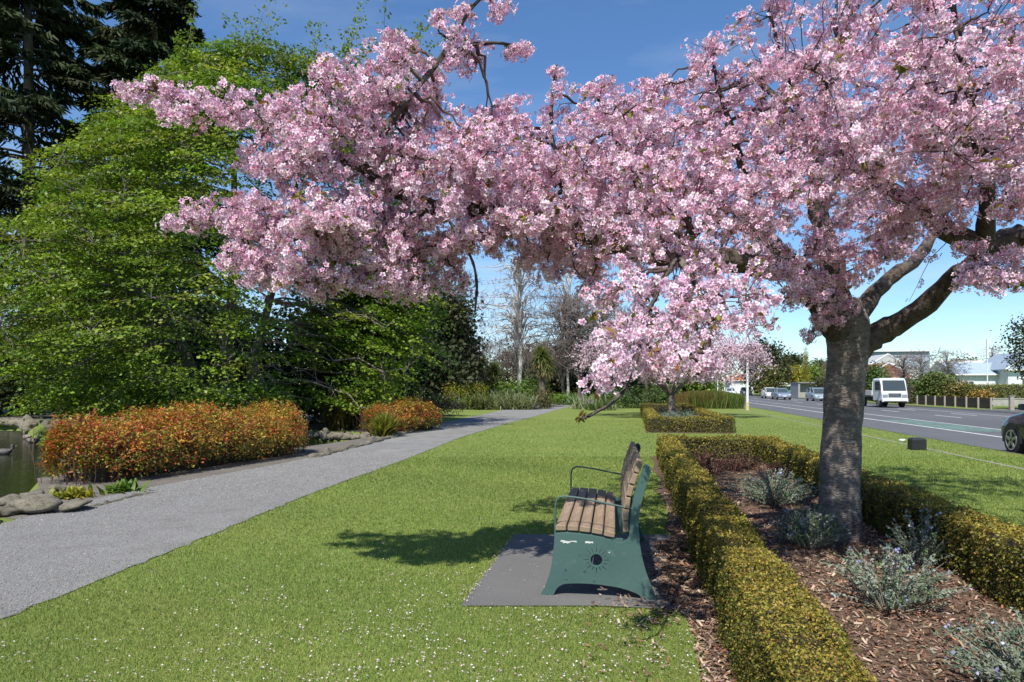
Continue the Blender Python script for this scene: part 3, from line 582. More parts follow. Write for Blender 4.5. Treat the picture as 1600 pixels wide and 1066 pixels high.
BLOBS = [(225, 140, 55, 24, 6.0, .3), (310, 165, 80, 42, 6.0, .4), (410, 175, 75, 45, 6.0, .4), (500, 180, 60, 55, 5.9, .4), (505, 100, 26, 18, 5.9, .2), (565, 160, 75, 75, 5.8, .5),
 (610, 70, 40, 30, 5.6, .3), (640, 125, 70, 65, 5.6, .5), (715, 35, 38, 38, 5.4, .3), (775, 12, 25, 22, 5.4, .2), (805, 75, 24, 14, 5.4, .2), (650, 210, 110, 85, 5.7, .6), (725, 85, 35, 35, 5.5, .3), (440, 250, 85, 45, 6.0, .4), (550, 265, 120, 80, 5.9, .6),
 (380, 325, 100, 35, 6.1, .4), (285, 350, 34, 14, 6.2, .2), (400, 385, 70, 50, 6.1, .4), (490, 400, 120, 65, 6.0, .5), (600, 395, 110, 65, 5.9, .6), (610, 325, 120, 75, 5.8, .7), (700, 275, 120, 105, 5.7, .8), (690, 395, 45, 35, 5.8, .4),
 (800, 250, 130, 90, 5.6, .9), (790, 370, 105, 55, 5.9, .7), (770, 190, 60, 30, 5.5, .4), (868, 122, 22, 20, 5.6, .2), (935, 140, 42, 24, 5.2, .3), (1108, 78, 34, 30, 4.9, .25), (1030, 135, 50, 22, 5.1, .3), (900, 215, 130, 85, 5.4, .9), (900, 320, 130, 85, 5.5, .9), (880, 415, 80, 35, 6.0, .5), (740, 340, 90, 60, 5.3, .4), (840, 320, 100, 60, 5.0, .4), (960, 300, 110, 70, 4.7, .4), (760, 230, 90, 60, 5.2, .4), (520, 330, 90, 50, 5.6, .3), (480, 220, 80, 45, 5.7, .3), (1000, 225, 130, 100, 5.2, 1.0), (1010, 340, 120, 75, 4.9, .8),
 (1050, 440, 105, 60, 4.2, .5), (940, 450, 70, 35, 5.0, .4), (970, 500, 70, 40, 4.0, .4), (1050, 510, 80, 40, 3.8, .3), (1110, 545, 40, 35, 3.6, .25), (860, 400, 60, 40, 5.4, .4), (720, 440, 35, 16, 5.7, .2), (560, 445, 90, 28, 5.9, .4), (640, 445, 60, 25, 5.8, .4), (440, 430, 60, 30, 6.0, .3), (1005, 540, 75, 42, 3.6, .3), (950, 585, 40, 26, 3.35, .2), (1075, 565, 65, 38, 3.5, .25), (1135, 480, 85, 55, 4.0, .4), (1100, 190, 130, 110, 5.0, 1.0), (1125, 330, 130, 105, 4.6, .8), (1210, 130, 120, 110, 5.0, 1.0), (1215, 15, 22, 22, 5.1, .2), (1150, 50, 30, 25, 5.0, .3),
 (1215, 280, 120, 115, 4.7, .8), (1215, 420, 60, 60, 4.9, .5), (1330, 100, 150, 115, 4.8, 1.0), (1330, 230, 130, 80, 4.7, .8), (1285, 395, 60, 60, 6.3, .4), (1305, 480, 55, 35, 6.55, .15), (1275, 510, 22, 32, 6.6, .2), (1460, 80, 150, 115, 4.6, 1.0), (1470, 205, 140, 70, 4.5, .7),
 (1580, 130, 110, 150, 4.3, .9), (1590, 260, 80, 70, 4.5, .6), (1570, 435, 55, 26, 4.7, .3), (1430, 475, 22, 10, 5.6, .15), (1440, 300, 110, 45, 5.2, .6), (1490, 275, 120, 42, 4.6, .4), (1385, 350, 60, 45, 5.8, .4), (1600, 330, 60, 35, 4.7, .3), (1345, 420, 45, 35, 6.3, .3), (1415, 365, 60, 40, 6.4, .4), (1455, 330, 80, 40, 5.0, .4), (1555, 400, 70, 40, 4.9, .3), (1545, 445, 60, 22, 4.6, .3), (945, 600, 34, 24, 3.3, .15), (1260, 450, 50, 35, 5.6, .4), (1390, 385, 60, 30, 6.4, .4), (1360, 330, 70, 50, 6.0, .6), (1720, 180, 130, 190, 4.6, 1.0), (1720, 380, 110, 80, 5.0, .8), (1850, 250, 120, 150, 5.5, 1.2), (1400, -90, 260, 110, 5.0, 1.2), (1650, -60, 160, 100, 5.0, 1.2),
 (1250, 210, 230, 130, 8.3, 1.1), (1010, 260, 180, 110, 8.0, 1.0), (1460, 200, 190, 130, 8.6, 1.2), (760, 290, 120, 80, 7.3, .6), (880, 375, 90, 45, 7.0, .6), (970, 345, 90, 60, 7.0, .6), (1120, 400, 110, 50, 7.6, .6), (1650, 220, 160, 150, 7.6, 1.2), (960, 400, 90, 35, 7.2, .5)]
r1 = np.random.default_rng(5)
nodes = np.concatenate([p[2:] for p, _ in limbs[:-2]])
bt = blob_points(BLOBS, 420, r1, .6); P2, R2 = grow(nodes, bt, 8, .10, .07, .014, .005, r1)
nodes2 = np.concatenate([nodes, P2[:, 2:].reshape(-1, 3)])
tw = blob_points(BLOBS, 5200, r1, .4); P3, R3 = grow(nodes2, tw, 6, .05, .08, .0042, .0016, r1)
L3 = np.linalg.norm(P3[:, -1]-P3[:, 0], axis=1)
V, F = tubes(tp[None], tr_[None], 20)
V = V + (np.sin(V[:, 2:3]*9+V[:, 0:1]*20)*.006 + rng.normal(size=(len(V), 1))*.003)*nrm((V-np.repeat(tp, 20, 0))*[1, 1, 0])
obj('trunk', V-TB, F, M['bark_cherry'], root, smooth=True)
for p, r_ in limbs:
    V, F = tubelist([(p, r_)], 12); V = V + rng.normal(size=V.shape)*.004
    obj('limb', V-TB, F, M['bark_limb_shaded'], root, smooth=True)
V, F = cat(tubes(P2, R2, 5), tubes(P3, R3, 3)); tag(obj('twigs', V-TB, F, M['twig'], root, smooth=True), kind='stuff')
# flower clusters along the twigs
NC = 25500
k = r1.integers(0, len(P3), NC); u = .25+.75*r1.random(NC)**.8; x = u*5; i0 = np.minimum(x.astype(int), 4); f = (x-i0)[:, None]
cp = P3[k, i0]*(1-f)+P3[k, i0+1]*f
cp = np.concatenate([cp, P3[:, -1]]); nc = len(cp)
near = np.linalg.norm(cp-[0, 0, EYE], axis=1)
nf = r1.integers(3, 6, nc); fi = np.repeat(np.arange(nc), nf); n = len(fi)
off = rdir(n, r1)*[1, 1, .8] + [0, 0, -.25]; fp = cp[fi] + off*(.02+.05*r1.random((n, 1)))
fn = nrm(off*1.0 + rdir(n, r1)*.55)
wh = r1.random(nc)[fi]; shade = mixcol(n, PINK, [.35, .3, .2, .15], .06, r1); sunlit = np.clip((4.6-near)/1.2, 0, .6)[fi][:, None]; shade = shade*(1-sunlit)+np.array([[.94, .925, .925]])*sunlit   # sunlit white of the near low tips is mixed into the petal colour
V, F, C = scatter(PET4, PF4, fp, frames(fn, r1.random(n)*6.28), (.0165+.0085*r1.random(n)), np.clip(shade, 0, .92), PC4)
print('flowers', n)
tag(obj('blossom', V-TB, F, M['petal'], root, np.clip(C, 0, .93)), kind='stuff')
nb_ = 13000; kb = r1.integers(0, nc, nb_); bp_ = cp[kb]+rdir(nb_, r1)*.035                          # buds and calyces
bv = scatter(LEAF4*[1.3, 1, 1], LF4, bp_, fdir(rdir(nb_, r1)+[0, 0, -.4], r1), .013+.009*r1.random(nb_), mixcol(nb_, [(.42, .07, .15), (.30, .06, .08), (.52, .15, .25)], None, .15, r1))
tag(obj('buds', bv[0]-TB, bv[1], M['petal'], root, bv[2]), kind='stuff')
# young bronze leaves in small tufts
nl = 3800; k = r1.integers(0, nc, nl); lp = np.repeat(cp[k], 3, 0); n = len(lp)
lv = leaves(lp, np.array([[0, 0, .5]]), .047, [(.22, .22, .03), (.27, .19, .04), (.18, .21, .03), (.30, .15, .05)], None, '6', .2, 1.0, r1)
tag(obj('young_leaves', lv[0]-TB, lv[1], M['leaf'], root, lv[2]), kind='stuff')
# the clusters and leaf tufts that show largest are pieces of their own
cl_me = []
for q_ in range(4):
    n = 7; off = rdir(n, r1)*[1, 1, .8]+[0, 0, -.3]; fpos = off*(.022+.03*r1.random((n, 1)))
    v = scatter(PET, PF, fpos, frames(nrm(off+rdir(n, r1)*.4), r1.random(n)*6.28), .0205+.004*r1.random(n), np.clip(mixcol(n, PINK, [.25, .3, .1, .35], .05, r1), 0, .92), PC)
    sv = []; sf = []
    for fl in range(n):                                                     # petals meet at the eye, stalks meet at the spur
        v[0].reshape(n, 5, 5, 3)[fl, :, 0] = fpos[fl]; o2 = len(sv); sv += [(0, 0, 0), fpos[fl], fpos[fl]+[.002, .001, 0], (0, 0, 0)]
    VV = np.concatenate([v[0], np.array(sv)]); FF = [tuple(f) for f in v[1]] + [(len(v[0])+4*g, len(v[0])+4*g+1, len(v[0])+4*g+2) for g in range(n)]
    me_ = mkmesh('blossom_cluster', VV, FF, M['petal'], np.clip(np.concatenate([v[2], np.full((len(sv), 3), (.25, .12, .1))]), 0, .93))
    bm = bmesh.new(); bm.from_mesh(me_); bmesh.ops.remove_doubles(bm, verts=bm.verts, dist=1e-5); bm.to_mesh(me_); bm.free()
    cl_me.append(me_)
    n = 4; lv = leaves(np.zeros((n, 3)), np.array([[0, 0, .6]]), .062, [(.19, .21, .03), (.25, .17, .04), (.16, .20, .03)], None, '6', .15, .8, r1)
    me_ = mkmesh('leaf_tuft', lv[0], lv[1], M['leaf'], lv[2])
    bm = bmesh.new(); bm.from_mesh(me_); bmesh.ops.remove_doubles(bm, verts=bm.verts, dist=1e-5); bm.to_mesh(me_); bm.free(); cl_me.append(me_)
o_ = np.argsort(near)[:2600]; o_ = r1.permutation(o_)
for q_, ci in enumerate(o_[:300]):
    link('blossom_cluster', cl_me[2*(q_ % 4)], root, cp[ci]-TB+r1.normal(size=3)*.02, tuple(r1.random(3)*.6))
for q_, ci in enumerate(o_[300:400]):
    link('leaf_tuft', cl_me[2*(q_ % 4)+1], root, cp[ci]-TB, (r1.random()*.7, r1.random()*.7, r1.random()*6.28))
for ci in (W(908, 655, 3.12), W(904, 652, 3.12)): link('leaf_tuft', cl_me[1], root, ci-TB, (0, .4, 1), (.6, .6, .6))

# ------------------------------------------------------------------ generic plants
def ell(n, c, rad, r, shell=.4, zmin=-1):
    u = nrm(r.normal(size=(n, 3)))*(r.random((n, 1))**shell); u[:, 2] = np.maximum(u[:, 2], zmin)
    return np.array(c)+u*np.array(rad), u
def leafy(name, label, cat_, base, blobs, n, size, cols, trunk_r, group=None, seed=1, mat='leaf', w=None, bark='bark', shell=.35, twigs=0, stems=1):
    r = np.random.default_rng(seed); base = np.array(base, float)
    root = empty(name, base, 0, label, cat_, group)
    B = np.array(blobs, float)                                              # x y z rx ry rz relative to base
    tops = B[:, :3]; L = []
    zt = max(B[:, 2].max()*.8, .3)
    for k in range(stems):
        o = r.normal(size=3)*[trunk_r*2, trunk_r*2, 0]*(stems > 1)
        L.append((smooth_path([o+[0, 0, -.15], o+[.03*zt, 0, zt*.4], np.array([tops[:, 0].mean()*.6, tops[:, 1].mean()*.6, zt])], 10), np.linspace(trunk_r, trunk_r*.3, 10)))
    nodes = np.concatenate([p[2:] for p, _ in L])
    P, Rr = grow(nodes, tops, 7, .05, .08, trunk_r*.5, trunk_r*.12, r)
    parts = [tubelist(L, 8)]
    obj('trunk', *parts[0], M[bark], root, smooth=True)
    tag(obj('branches', *tubes(P, Rr, 5), M[bark], root, smooth=True), kind='stuff')
    wt = (B[:, 3]*B[:, 4]+B[:, 3]*B[:, 5]+B[:, 4]*B[:, 5]); wt /= wt.sum(); k = r.choice(len(B), n, p=wt)
    u = nrm(r.normal(size=(n, 3)))*(r.random((n, 1))**shell)
    # leaves gather in clumps on the blob
    ncl = max(8, n//28); kc = r.choice(len(B), ncl, p=wt); uc = nrm(r.normal(size=(ncl, 3)))*(r.random((ncl, 1))**shell)
    cpos = B[kc, :3]+uc*B[kc, 3:]; ci = r.integers(0, ncl, n)
    pos = cpos[ci] + r.normal(size=(n, 3))*size*2.1*[1, 1, .7]
    pos[:, 2] = np.maximum(pos[:, 2], .03)
    cc = mixcol(ncl, cols, w, .22, r)[ci]*(1+r.normal(size=(n, 1))*.15)
    N = nrm(uc[ci]+[0, 0, .5]+r.normal(size=(n, 3))*.6)
    V, F, C = scatter(LEAF4*[1.3, 1, 1], LF4, pos, frames(N, r.random(n)*6.28), size*(.7+.6*r.random(n)), np.clip(cc, .004, .9))
    tag(obj('crown', V, F, M[mat], root, C), kind='stuff')
    if twigs:
        tw, _ = ell(twigs, tops.mean(0), B[:, 3:].mean(0)*1.5, r, .3); P, Rr = grow(np.concatenate([nodes, P.reshape(-1, 3)]), tw, 6, .1, .08, .014, .004, r)
        tag(obj('bare_twigs', *tubes(P, Rr, 3), M['greytwig'], root), kind='stuff')
    return root
def dome(w, h, z0, k, r, flat=.45):
    """k blobs filling a rounded crown of width w from z0 to h"""
    o = []
    for _ in range(k):
        a = r.random()*6.28; q = r.random()**.5*.62; z = z0+(h-z0)*(.18+.64*r.random()); sh = math.sqrt(max(.1, 1-((z-z0)/(h-z0)*2-.85)**2*.8))
        o.append((q*w/2*sh*math.cos(a), q*w/2*sh*math.sin(a), z, w*.24*(.7+.6*r.random()), w*.24*(.7+.6*r.random()), (h-z0)*.2*(.7+.6*r.random())))
    return o
def bare(name, label, base, h, w, seed, n2=60, n3=420, weep=False, tr=.14, bark='bark', twig='greytwig', group=None, lean=0., thick=1.):
    r = np.random.default_rng(seed); root = empty(name, base, 0, label, 'tree', group)
    tp = smooth_path([(0, 0, -.15), (lean*.3, 0, h*.3), (lean*.7, 0, h*.62), (lean, 0, h*.97)], 16); tp[1:-1, :2] += r.normal(size=(14, 2))*.04*tr*6
    obj('trunk', *tubelist([(tp, np.linspace(tr, tr*.15, 16))], 8), M[bark], root, smooth=True)
    a = r.random(n2)*6.28; z = h*(.35+.62*r.random(n2)); q = w/2*np.sqrt(r.random(n2))*np.sqrt(np.clip(1.08-((z/h-.62)/.5)**2, .1, 1))
    tg = np.stack([lean*z/h+q*np.cos(a), q*np.sin(a), z], 1); nodes = tp[3:]
    D = nodes+[0, 0, h*.14]
    P, Rr = grow(D, tg, 8, .02, .06, tr*.28, tr*.07, r); P[:, 0] -= [0, 0, h*.14]; P[:, 1] -= [0, 0, h*.06]
    obj_b = obj('limbs', *tubes(P, Rr, 5), M[bark], root, smooth=True); tag(obj_b, kind='stuff')
    nd = P[:, 3:].reshape(-1, 3); s0 = nd[r.integers(0, len(nd), n3)]
    if weep: t2 = s0+np.stack([r.normal(size=n3)*.25, r.normal(size=n3)*.25, -h*.06-h*.17*r.random(n3)], 1); P3, R3 = grow(s0, t2, 6, .25, .06, .011*thick, .004*thick, r)
    else: t2 = s0+rdir(n3, r)*[1, 1, .8]*(h*.04+h*.1*r.random((n3, 1)))+[0, 0, h*.04]; P3, R3 = grow(s0, t2, 5, .05, .1, .014*thick, .005*thick, r)
    tag(obj('twigs', *tubes(P3, R3, 3), M[twig], root), kind='stuff')
    return root
SW = np.array([(-.5, 0, 0), (.5, 0, 0), (.42, .55, .0), (-.42, .55, .0), (.0, 1, -.14)], float); SWF = np.array([(0, 1, 2, 3), (3, 2, 4, 4)])
def swords(n, origin, elev, length, width, cols, r, droop=0.):
    a = r.random(n)*6.28; e = np.clip(elev[0]+(elev[1]-elev[0])*r.random(n), -1.5, 1.57)
    D = np.stack([np.cos(a)*np.cos(e), np.sin(a)*np.cos(e), np.sin(e)], 1); X = nrm(np.cross(D, [0, 0, 1.])+1e-6); Z = np.cross(X, D)
    L = length*(.7+.5*r.random(n)); sc = np.stack([np.full(n, width), L, L*(1+droop*3*r.random(n))], 1)
    T = np.array([(-.5, 0, 0), (.5, 0, 0), (.45, .5, .0), (-.45, .5, .0), (.25, .85, -.08), (-.25, .85, -.08), (0, 1, -.16), (0, 1, -.16)], float)
    return scatter(T, [(0, 1, 2, 3), (3, 2, 4, 5), (5, 4, 6, 7)], np.asarray(origin)+np.zeros((n, 3)), np.stack([X, D, Z], 2), sc, mixcol(n, cols, None, .2, r))
def flax(base, n, L, w, cols, label, seed, group='flax clumps', name='flax_clump', elev=(.3, 1.45)):
    r = np.random.default_rng(seed); root = empty(name, base, 0, label, 'plant', group)
    o = r.normal(size=(n, 3))*[w, w, 0]; p = swords(n, [0, 0, 0], elev, L, .06, cols, r, .6); V = p[0].reshape(n, -1, 3)+o[:, None]
    tag(obj('blades', V.reshape(-1, 3), p[1], M['leaf'], root, p[2]), kind='stuff'); return root

# ------------------------------------------------------------------ orange heavenly bamboo hedges by the pond
NAND = [(.22, .24, .035), (.30, .27, .035), (.46, .17, .03), (.52, .25, .035), (.42, .11, .035), (.40, .29, .035), (.24, .20, .03), (.50, .33, .045), (.30, .14, .03)]
def nandina(label, a, c, w, h, n, seed, cols=NAND, size=.055, bright=1.):
    r = np.random.default_rng(seed); a, c = np.array(a, float), np.array(c, float); L = np.linalg.norm(c-a); d = (c-a)/L; s = np.cross(d, [0, 0, 1])
    root = empty('nandina_hedge', (a+c)/2, 0, label, 'hedge', 'orange leaved hedges'); o0 = (a+c)/2
    nc = n//24
    u = r.random(nc); ang = (r.random(nc)*1.1-.05)*math.pi                    # round the cross-section
    wob = 1+.09*np.sin(u*L*2.3+seed)+.06*np.sin(u*L*5.1)
    endr = np.clip(np.minimum(u, 1-u)*L/.7, .12, 1)**.5
    hh = h*wob*(.72+.28*endr); rr_ = r.random(nc)**.18
    P = a+d*(u*L)[:, None]+s*(np.cos(ang)*w/2*endr*rr_)[:, None]*1.0; z = .14+np.abs(np.sin(ang))**.55*(hh-.14)*rr_
    P[:, 2] = z; low = (r.random(nc) < .15); P[low, 2] = .15+r.random(low.sum())*.5*h
    ci = r.integers(0, nc, n); pos = P[ci]+r.normal(size=(n, 3))*.065; pos[:, 2] = np.maximum(pos[:, 2], .05)
    red = np.clip(.75-u*.6, .08, .8)[ci]; cc = mixcol(nc, cols, None, .2, r)[ci]*(1+r.normal(size=(n, 1))*.2)
    cc = np.where(((r.random(n) < red*.35))[:, None], np.array([[.42, .075, .04]])*(1+r.normal(size=(n, 1))*.2), cc)
    gl = (pos[:, 2] < h*.45) & (r.random(n) < .5); cc[gl] = mixcol(gl.sum(), [(.10, .12, .025), (.16, .13, .03)], None, .2, r)
    N = nrm(s*np.cos(ang)[ci][:, None]+[0, 0, .8]+r.normal(size=(n, 3))*.7)
    V, F, C = scatter(LEAF4*[.9, 1, 1], LF4, pos-o0, frames(N, r.random(n)*6.28), size*(.6+.7*r.random(n)), np.clip(cc, .01, .8))
    tag(obj('foliage', V, F, M['leaf'], root, C), kind='stuff')
    ns = 420; b0 = a+d*(r.random(ns)*L)[:, None]+s*((r.random(ns)-.5)*w*.6)[:, None]; t0 = b0+np.stack([r.normal(size=ns)*.22, r.normal(size=ns)*.22, h*(.5+.35*r.random(ns))], 1)
    Pt, Rt = grow(b0, t0, 5, .0, .05, .007, .004, r)
    tag(obj('stems', *tubes(Pt-o0, Rt, 3), M['twig'], root), kind='stuff')
    hedge_core([(a+d*.45, c-d*.45)], w*.5, h*.62, 0).build('twig_core', M['core'], root).location = tuple(-o0)
    return root
nandina('long orange and red leaved hedge between the pond and gravel path', (-7.1, 10.7, 0), (-5.25, 16.2, 0), 1.75, 1.08, 60000, 21)
nandina('short orange leaved hedge beside the stone edged pond corner', (-4.45, 21.9, 0), (-3.05, 25.2, 0), 1.7, 1.02, 20000, 22, size=.065)
flax(G(598, 683), 260, .75, .10, [(.20, .22, .03), (.26, .22, .05), (.15, .19, .03)], 'small yellow green grass tuft against the short orange hedge', 31, None, 'grass_tuft', (.7, 1.5))
flax(G(112, 778), 120, .17, .10, [(.40, .34, .04), (.22, .24, .04)], 'low yellow leaved tuft between pond rocks and long orange hedge', 32, None, 'yellow_tuft', (.3, 1.4))
flax(G(190, 768), 140, .18, .12, [(.12, .2, .03)], 'low green tuft at the foot of the long orange hedge', 33, None, 'green_tuft', (.3, 1.4))
for k, (px, py) in enumerate(((530, 672), (552, 670), (545, 668))):
    flax(G(px, py), 170, 1.3, .22, [(.13, .10, .03), (.20, .15, .05), (.09, .09, .03)], 'tawny drooping sedge on the shady pond bank', 34+k, 'sedges on the pond bank', 'sedge_clump', (.8, 1.5))

# ------------------------------------------------------------------ pond stones and ducks
def rockmesh(seed, flat=.6):
    bm = bmesh.new(); bmesh.ops.create_icosphere(bm, subdivisions=3, radius=.5); r = np.random.default_rng(seed); k = rdir(7, r); ph = r.random(7)*6
    for v in bm.verts:
        p = np.array(v.co); f = 1+sum(.07*math.sin((5+2*i)*float(p @ k[i])+ph[i]) for i in range(7))+.03*r.normal()
        for i in range(5):                                                  # chipped flat faces
            e = float(p @ k[i]); f *= 1 if e < .34 else .34/e*.6+.4
        v.co = Vector(p*f*[1, .8, flat])
    me = bpy.data.meshes.new('rock'); bm.to_mesh(me); bm.free(); me.materials.append(M['stone']); me.polygons.foreach_set('use_smooth', np.ones(len(me.polygons), bool)); return me
RK = [rockmesh(k, (.62, .5, .7, .45)[k % 4]) for k in range(5)]
for k, (px, py, w_) in enumerate([(-45, 822, .55), (5, 806, .42), (20, 793, .38), (-20, 800, .4), (48, 783, .40), (70, 777, .34), (88, 771, .42), (60, 801, .62), (108, 799, .50), (-90, 815, .5)]):
    p = G(px, py); link_o = link('rock', RK[k % 5], None, p+[0, 0, w_*.13], (.1, .1, k*1.3), (w_, w_, w_*(.75 if py < 795 else .55)))
    tag(link_o, 'rough tan boulder on the pond edge before the long orange hedge', 'rock', 'boulders at the pond corner')
def stonerow(name, label, pts, n, w, hgt, z):
    root = empty(name, pts[0]*[1, 1, 0], 0, label, 'edging'); p = smooth_path(pts, n+1)
    for k in range(n):
        a, b = p[k], p[k+1]; L = np.linalg.norm(b-a)
        link('stone', RK[k % 5], root, (a+b)/2-np.array(root.location)+[0, 0, z], (0, 0, math.atan2(b[1]-a[1], b[0]-a[0])+rng.normal()*.08), (L*1.22, w*(1+rng.normal()*.1), hgt*(1+rng.normal()*.12)))
stonerow('stone_edging', 'low stone edging between the gravel path and the pond inlet', [G(488, 716), G(515, 709), G(545, 701), G(590, 690), G(625, 680), G(650, 673)], 13, .38, .34, .0)
stonerow('pond_edging', 'pale stone rim at the back of the small pond inlet', [G(600, 687), G(570, 681), G(530, 678), G(500, 677), G(470, 676)], 11, .5, .55, -.08)
stonerow('kerb_stones', 'thin pale kerb stones along the path by the long orange hedge', [G(128, 796), G(165, 788), G(200, 779), G(238, 770)], 7, .16, .14, .0)
stonerow('stone_bank', 'grey stone bank across the far side of the pond', [np.array((-27., 30.6, 0)), np.array((-22.2, 30.3, 0)), np.array((-20.2, 28.4, 0)), np.array((-18.6, 26.3, 0))], 15, .7, .75, -.05)
def duck(px, py, rz, label, bodyc, headc):
    p = G(px, py, -.3); root = empty('duck', p, rz, label, 'duck')
    mb = plain('duck_plumage', bodyc, .7, var=.35, scale=18); mh = plain('duck_head', headc, .6)
    ys = [(-.26, .01, .10), (-.22, .05, .10), (-.12, .095, .075), (0, .115, .06), (.1, .10, .065), (.17, .06, .09), (.19, .035, .14), (.195, .03, .19), (.2, .036, .225), (.205, .034, .25), (.205, .012, .268)]
    rings = []
    for k, (y, r_, z) in enumerate(ys):
        vert = k >= 6
        rings.append([(r_*math.cos(a), y+(r_*1.2*math.sin(a) if vert else 0), z+(0 if vert else r_*.85*math.sin(a))) for a in np.linspace(0, 2*math.pi, 12, endpoint=False)])
    MB().loft(rings).build('body', mb, root, smooth=True)
    MB().loft([[(.037*math.cos(a), .21+.045*math.sin(a), z) if i_ in (1, 2) else (.018*math.cos(a), .21+.022*math.sin(a), z) for a in np.linspace(0, 6.283, 10, endpoint=False)] for i_, z in enumerate((.195, .215, .245, .272))]).build('head', mh, root, smooth=True)
    MB().loft([[(.014*math.cos(a), .245, .225+.010*math.sin(a)) for a in np.linspace(0, 6.283, 8, endpoint=False)], [(.017*math.cos(a), .31, .215+.005*math.sin(a)) for a in np.linspace(0, 6.283, 8, endpoint=False)]]).build('bill', plain('duck_bill', (.25, .2, .06), .5), root)
duck(6, 710, R(-70), 'dark headed duck with pale flank on the pond', (.10, .09, .08), (.012, .018, .014))
duck(52, 692, R(-95), 'mottled brown duck swimming alone on the pond beside another duck', (.16, .125, .095), (.13, .10, .075))
duck(42, 686, R(60), 'paler buff duck swimming in front of the stone bank', (.22, .18, .14), (.15, .12, .09))

# ------------------------------------------------------------------ big green tree over the pond
r2 = np.random.default_rng(8)
GT = np.array([-10.3, 24.3, 0]); groot = empty('spring_green_tree', GT, 0, 'broad tree with layered bright spring green foliage overhanging the pond', 'tree')
lims = [(smooth_path([(0, 0, -.2), (.1, 0, 2), (.3, .2, 6), (.4, 0, 13)], 24), np.linspace(.33, .05, 24)),
        (smooth_path([(.5, .3, -.2), (1.2, .2, 3), (2.2, .2, 7), (3, .2, 11)], 20), np.linspace(.2, .04, 20)),
        (smooth_path([(-.5, .2, -.2), (-1.4, 0, 3), (-3.2, .2, 6), (-4.5, .2, 10)], 20), np.linspace(.22, .04, 20))]
ns = 3300; zz = .7+12.4*r2.random(ns)**1.15; rad = 7.4*np.clip(1-((zz-3.2)/10.9)**2, .03, 1)**.72; rad = np.where(zz < 3, rad*(.72+.09*zz), rad)
an = -math.pi/2+(r2.random(ns)-.5)*math.pi*1.5; q = (.30+.70*r2.random(ns)**.55)*(1+.06*np.sin(an*7+zz*2.2)+.05*np.sin(zz*3.1))
sc_ = np.stack([np.maximum(zz-4, 0)*.16+rad*q*np.cos(an)*1.05, rad*q*np.sin(an)*.80, zz], 1)
sc_ = sc_[~((sc_[:, 0] > 3.0) & (sc_[:, 1] < -1.5-.0*sc_[:, 0]))]; ns = len(sc_)
nodes = np.concatenate([p[4:] for p, _ in lims]); P2, R2 = grow(nodes, sc_[:260], 8, .04, .06, .05, .012, r2)
P3, R3 = grow(np.concatenate([nodes, P2[:, 2:].reshape(-1, 3)]), sc_[260:2200], 6, .03, .08, .016, .005, r2)
for p, r_ in lims: obj('trunk', *tubelist([(p, r_)], 10), M['bark'], groot, smooth=True)
tag(obj('branches', *cat(tubes(P2, R2, 6), tubes(P3, R3, 3)), M['greytwig'], groot, smooth=True), kind='stuff')
def spray(centres, outward, n, size, cols, r, spread=(.62, .62, .085), tilt=.22):
    ci = r.integers(0, len(centres), n); e = r.normal(size=(n, 3))*.62*np.array(spread); rr_ = np.linalg.norm(e[:, :2], axis=1)
    pos = centres[ci]+e; pos[:, 2] -= (e[:, :2]*outward[ci][:, :2]).sum(1)*tilt + rr_**2*.25
    cc = mixcol(len(centres), cols, None, .2, r)[ci]*(1+r.normal(size=(n, 1))*.18)
    N = nrm(np.array([[0, 0, 1.]])+outward[ci]*.35+r.normal(size=(n, 3))*.5)
    return scatter(LEAF4*[1.35, 1, 1], LF4, pos, frames(N, r.random(n)*6.28), size*(.4+1.1*r.random(n)**1.3), np.clip(cc, .01, .8))
GRN = [(.145, .225, .02), (.19, .27, .028), (.095, .165, .016), (.22, .275, .033)]
lv = spray(sc_, nrm(sc_*[1, 1, 0]), 215000, .105, GRN, r2, (.5, .5, .07), .3)
wv = []                                                                      # upright leafy whips at the top
wb = np.stack([r2.random(130)*8-1.5, r2.normal(size=130)*1.5, 9+3.2*r2.random(130)], 1); wt_ = wb+np.stack([.5+1.2*r2.random(130), r2.normal(size=130)*.3, 1.0+1.7*r2.random(130)], 1)
Pw, Rw = grow(wb, wt_, 8, -.05, .05, .014, .004, r2); tag(obj('whips', *tubes(Pw, Rw, 3), M['greytwig'], groot), kind='stuff')
k = r2.integers(0, 130, 9000); wp = Pw[k, r2.integers(0, 8, 9000)]+r2.normal(size=(9000, 3))*.09
lw = leaves(wp, np.array([[0, 0, 1.]]), .125, GRN, None, '4', .2, .8, r2)
tag(obj('crown', *cat(lv, lw)[:2], M['leaf'], groot, cat(lv, lw)[2]), kind='stuff')
# its neighbour with the visible dark trunk
nb = np.array([-4.85, 27.0, 0]); nroot = empty('slim_green_tree', nb, 0, 'green tree with forked dark trunk standing behind the short orange hedge', 'tree')
lims = [(smooth_path([(0, 0, -.2), (.0, 0, 1.8), (.15, 0, 4), (-.3, 0, 7)], 16), np.linspace(.19, .06, 16)), (smooth_path([(-.22, .1, -.2), (-.25, .1, 1.8), (-.9, .1, 4.2), (-1.8, 0, 6.5)], 16), np.linspace(.15, .05, 16)),
        (smooth_path([(.35, .6, -.2), (.55, .6, 1.6), (1.0, .6, 3.4), (1.4, .6, 6)], 16), np.linspace(.12, .04, 16))]
for p, r_ in lims: obj('trunk', *tubelist([(p, r_)], 10), M['bark'], nroot, smooth=True)
s2, u2 = ell(620, (-.9, 0, 5.2), (3.0, 2.6, 2.9), r2, .45); s2 = s2[s2[:, 2] > 2.4+.25*s2[:, 0]]; nodes = np.concatenate([p[5:] for p, _ in lims]); P2, R2 = grow(nodes, s2, 7, .05, .08, .025, .006, r2)
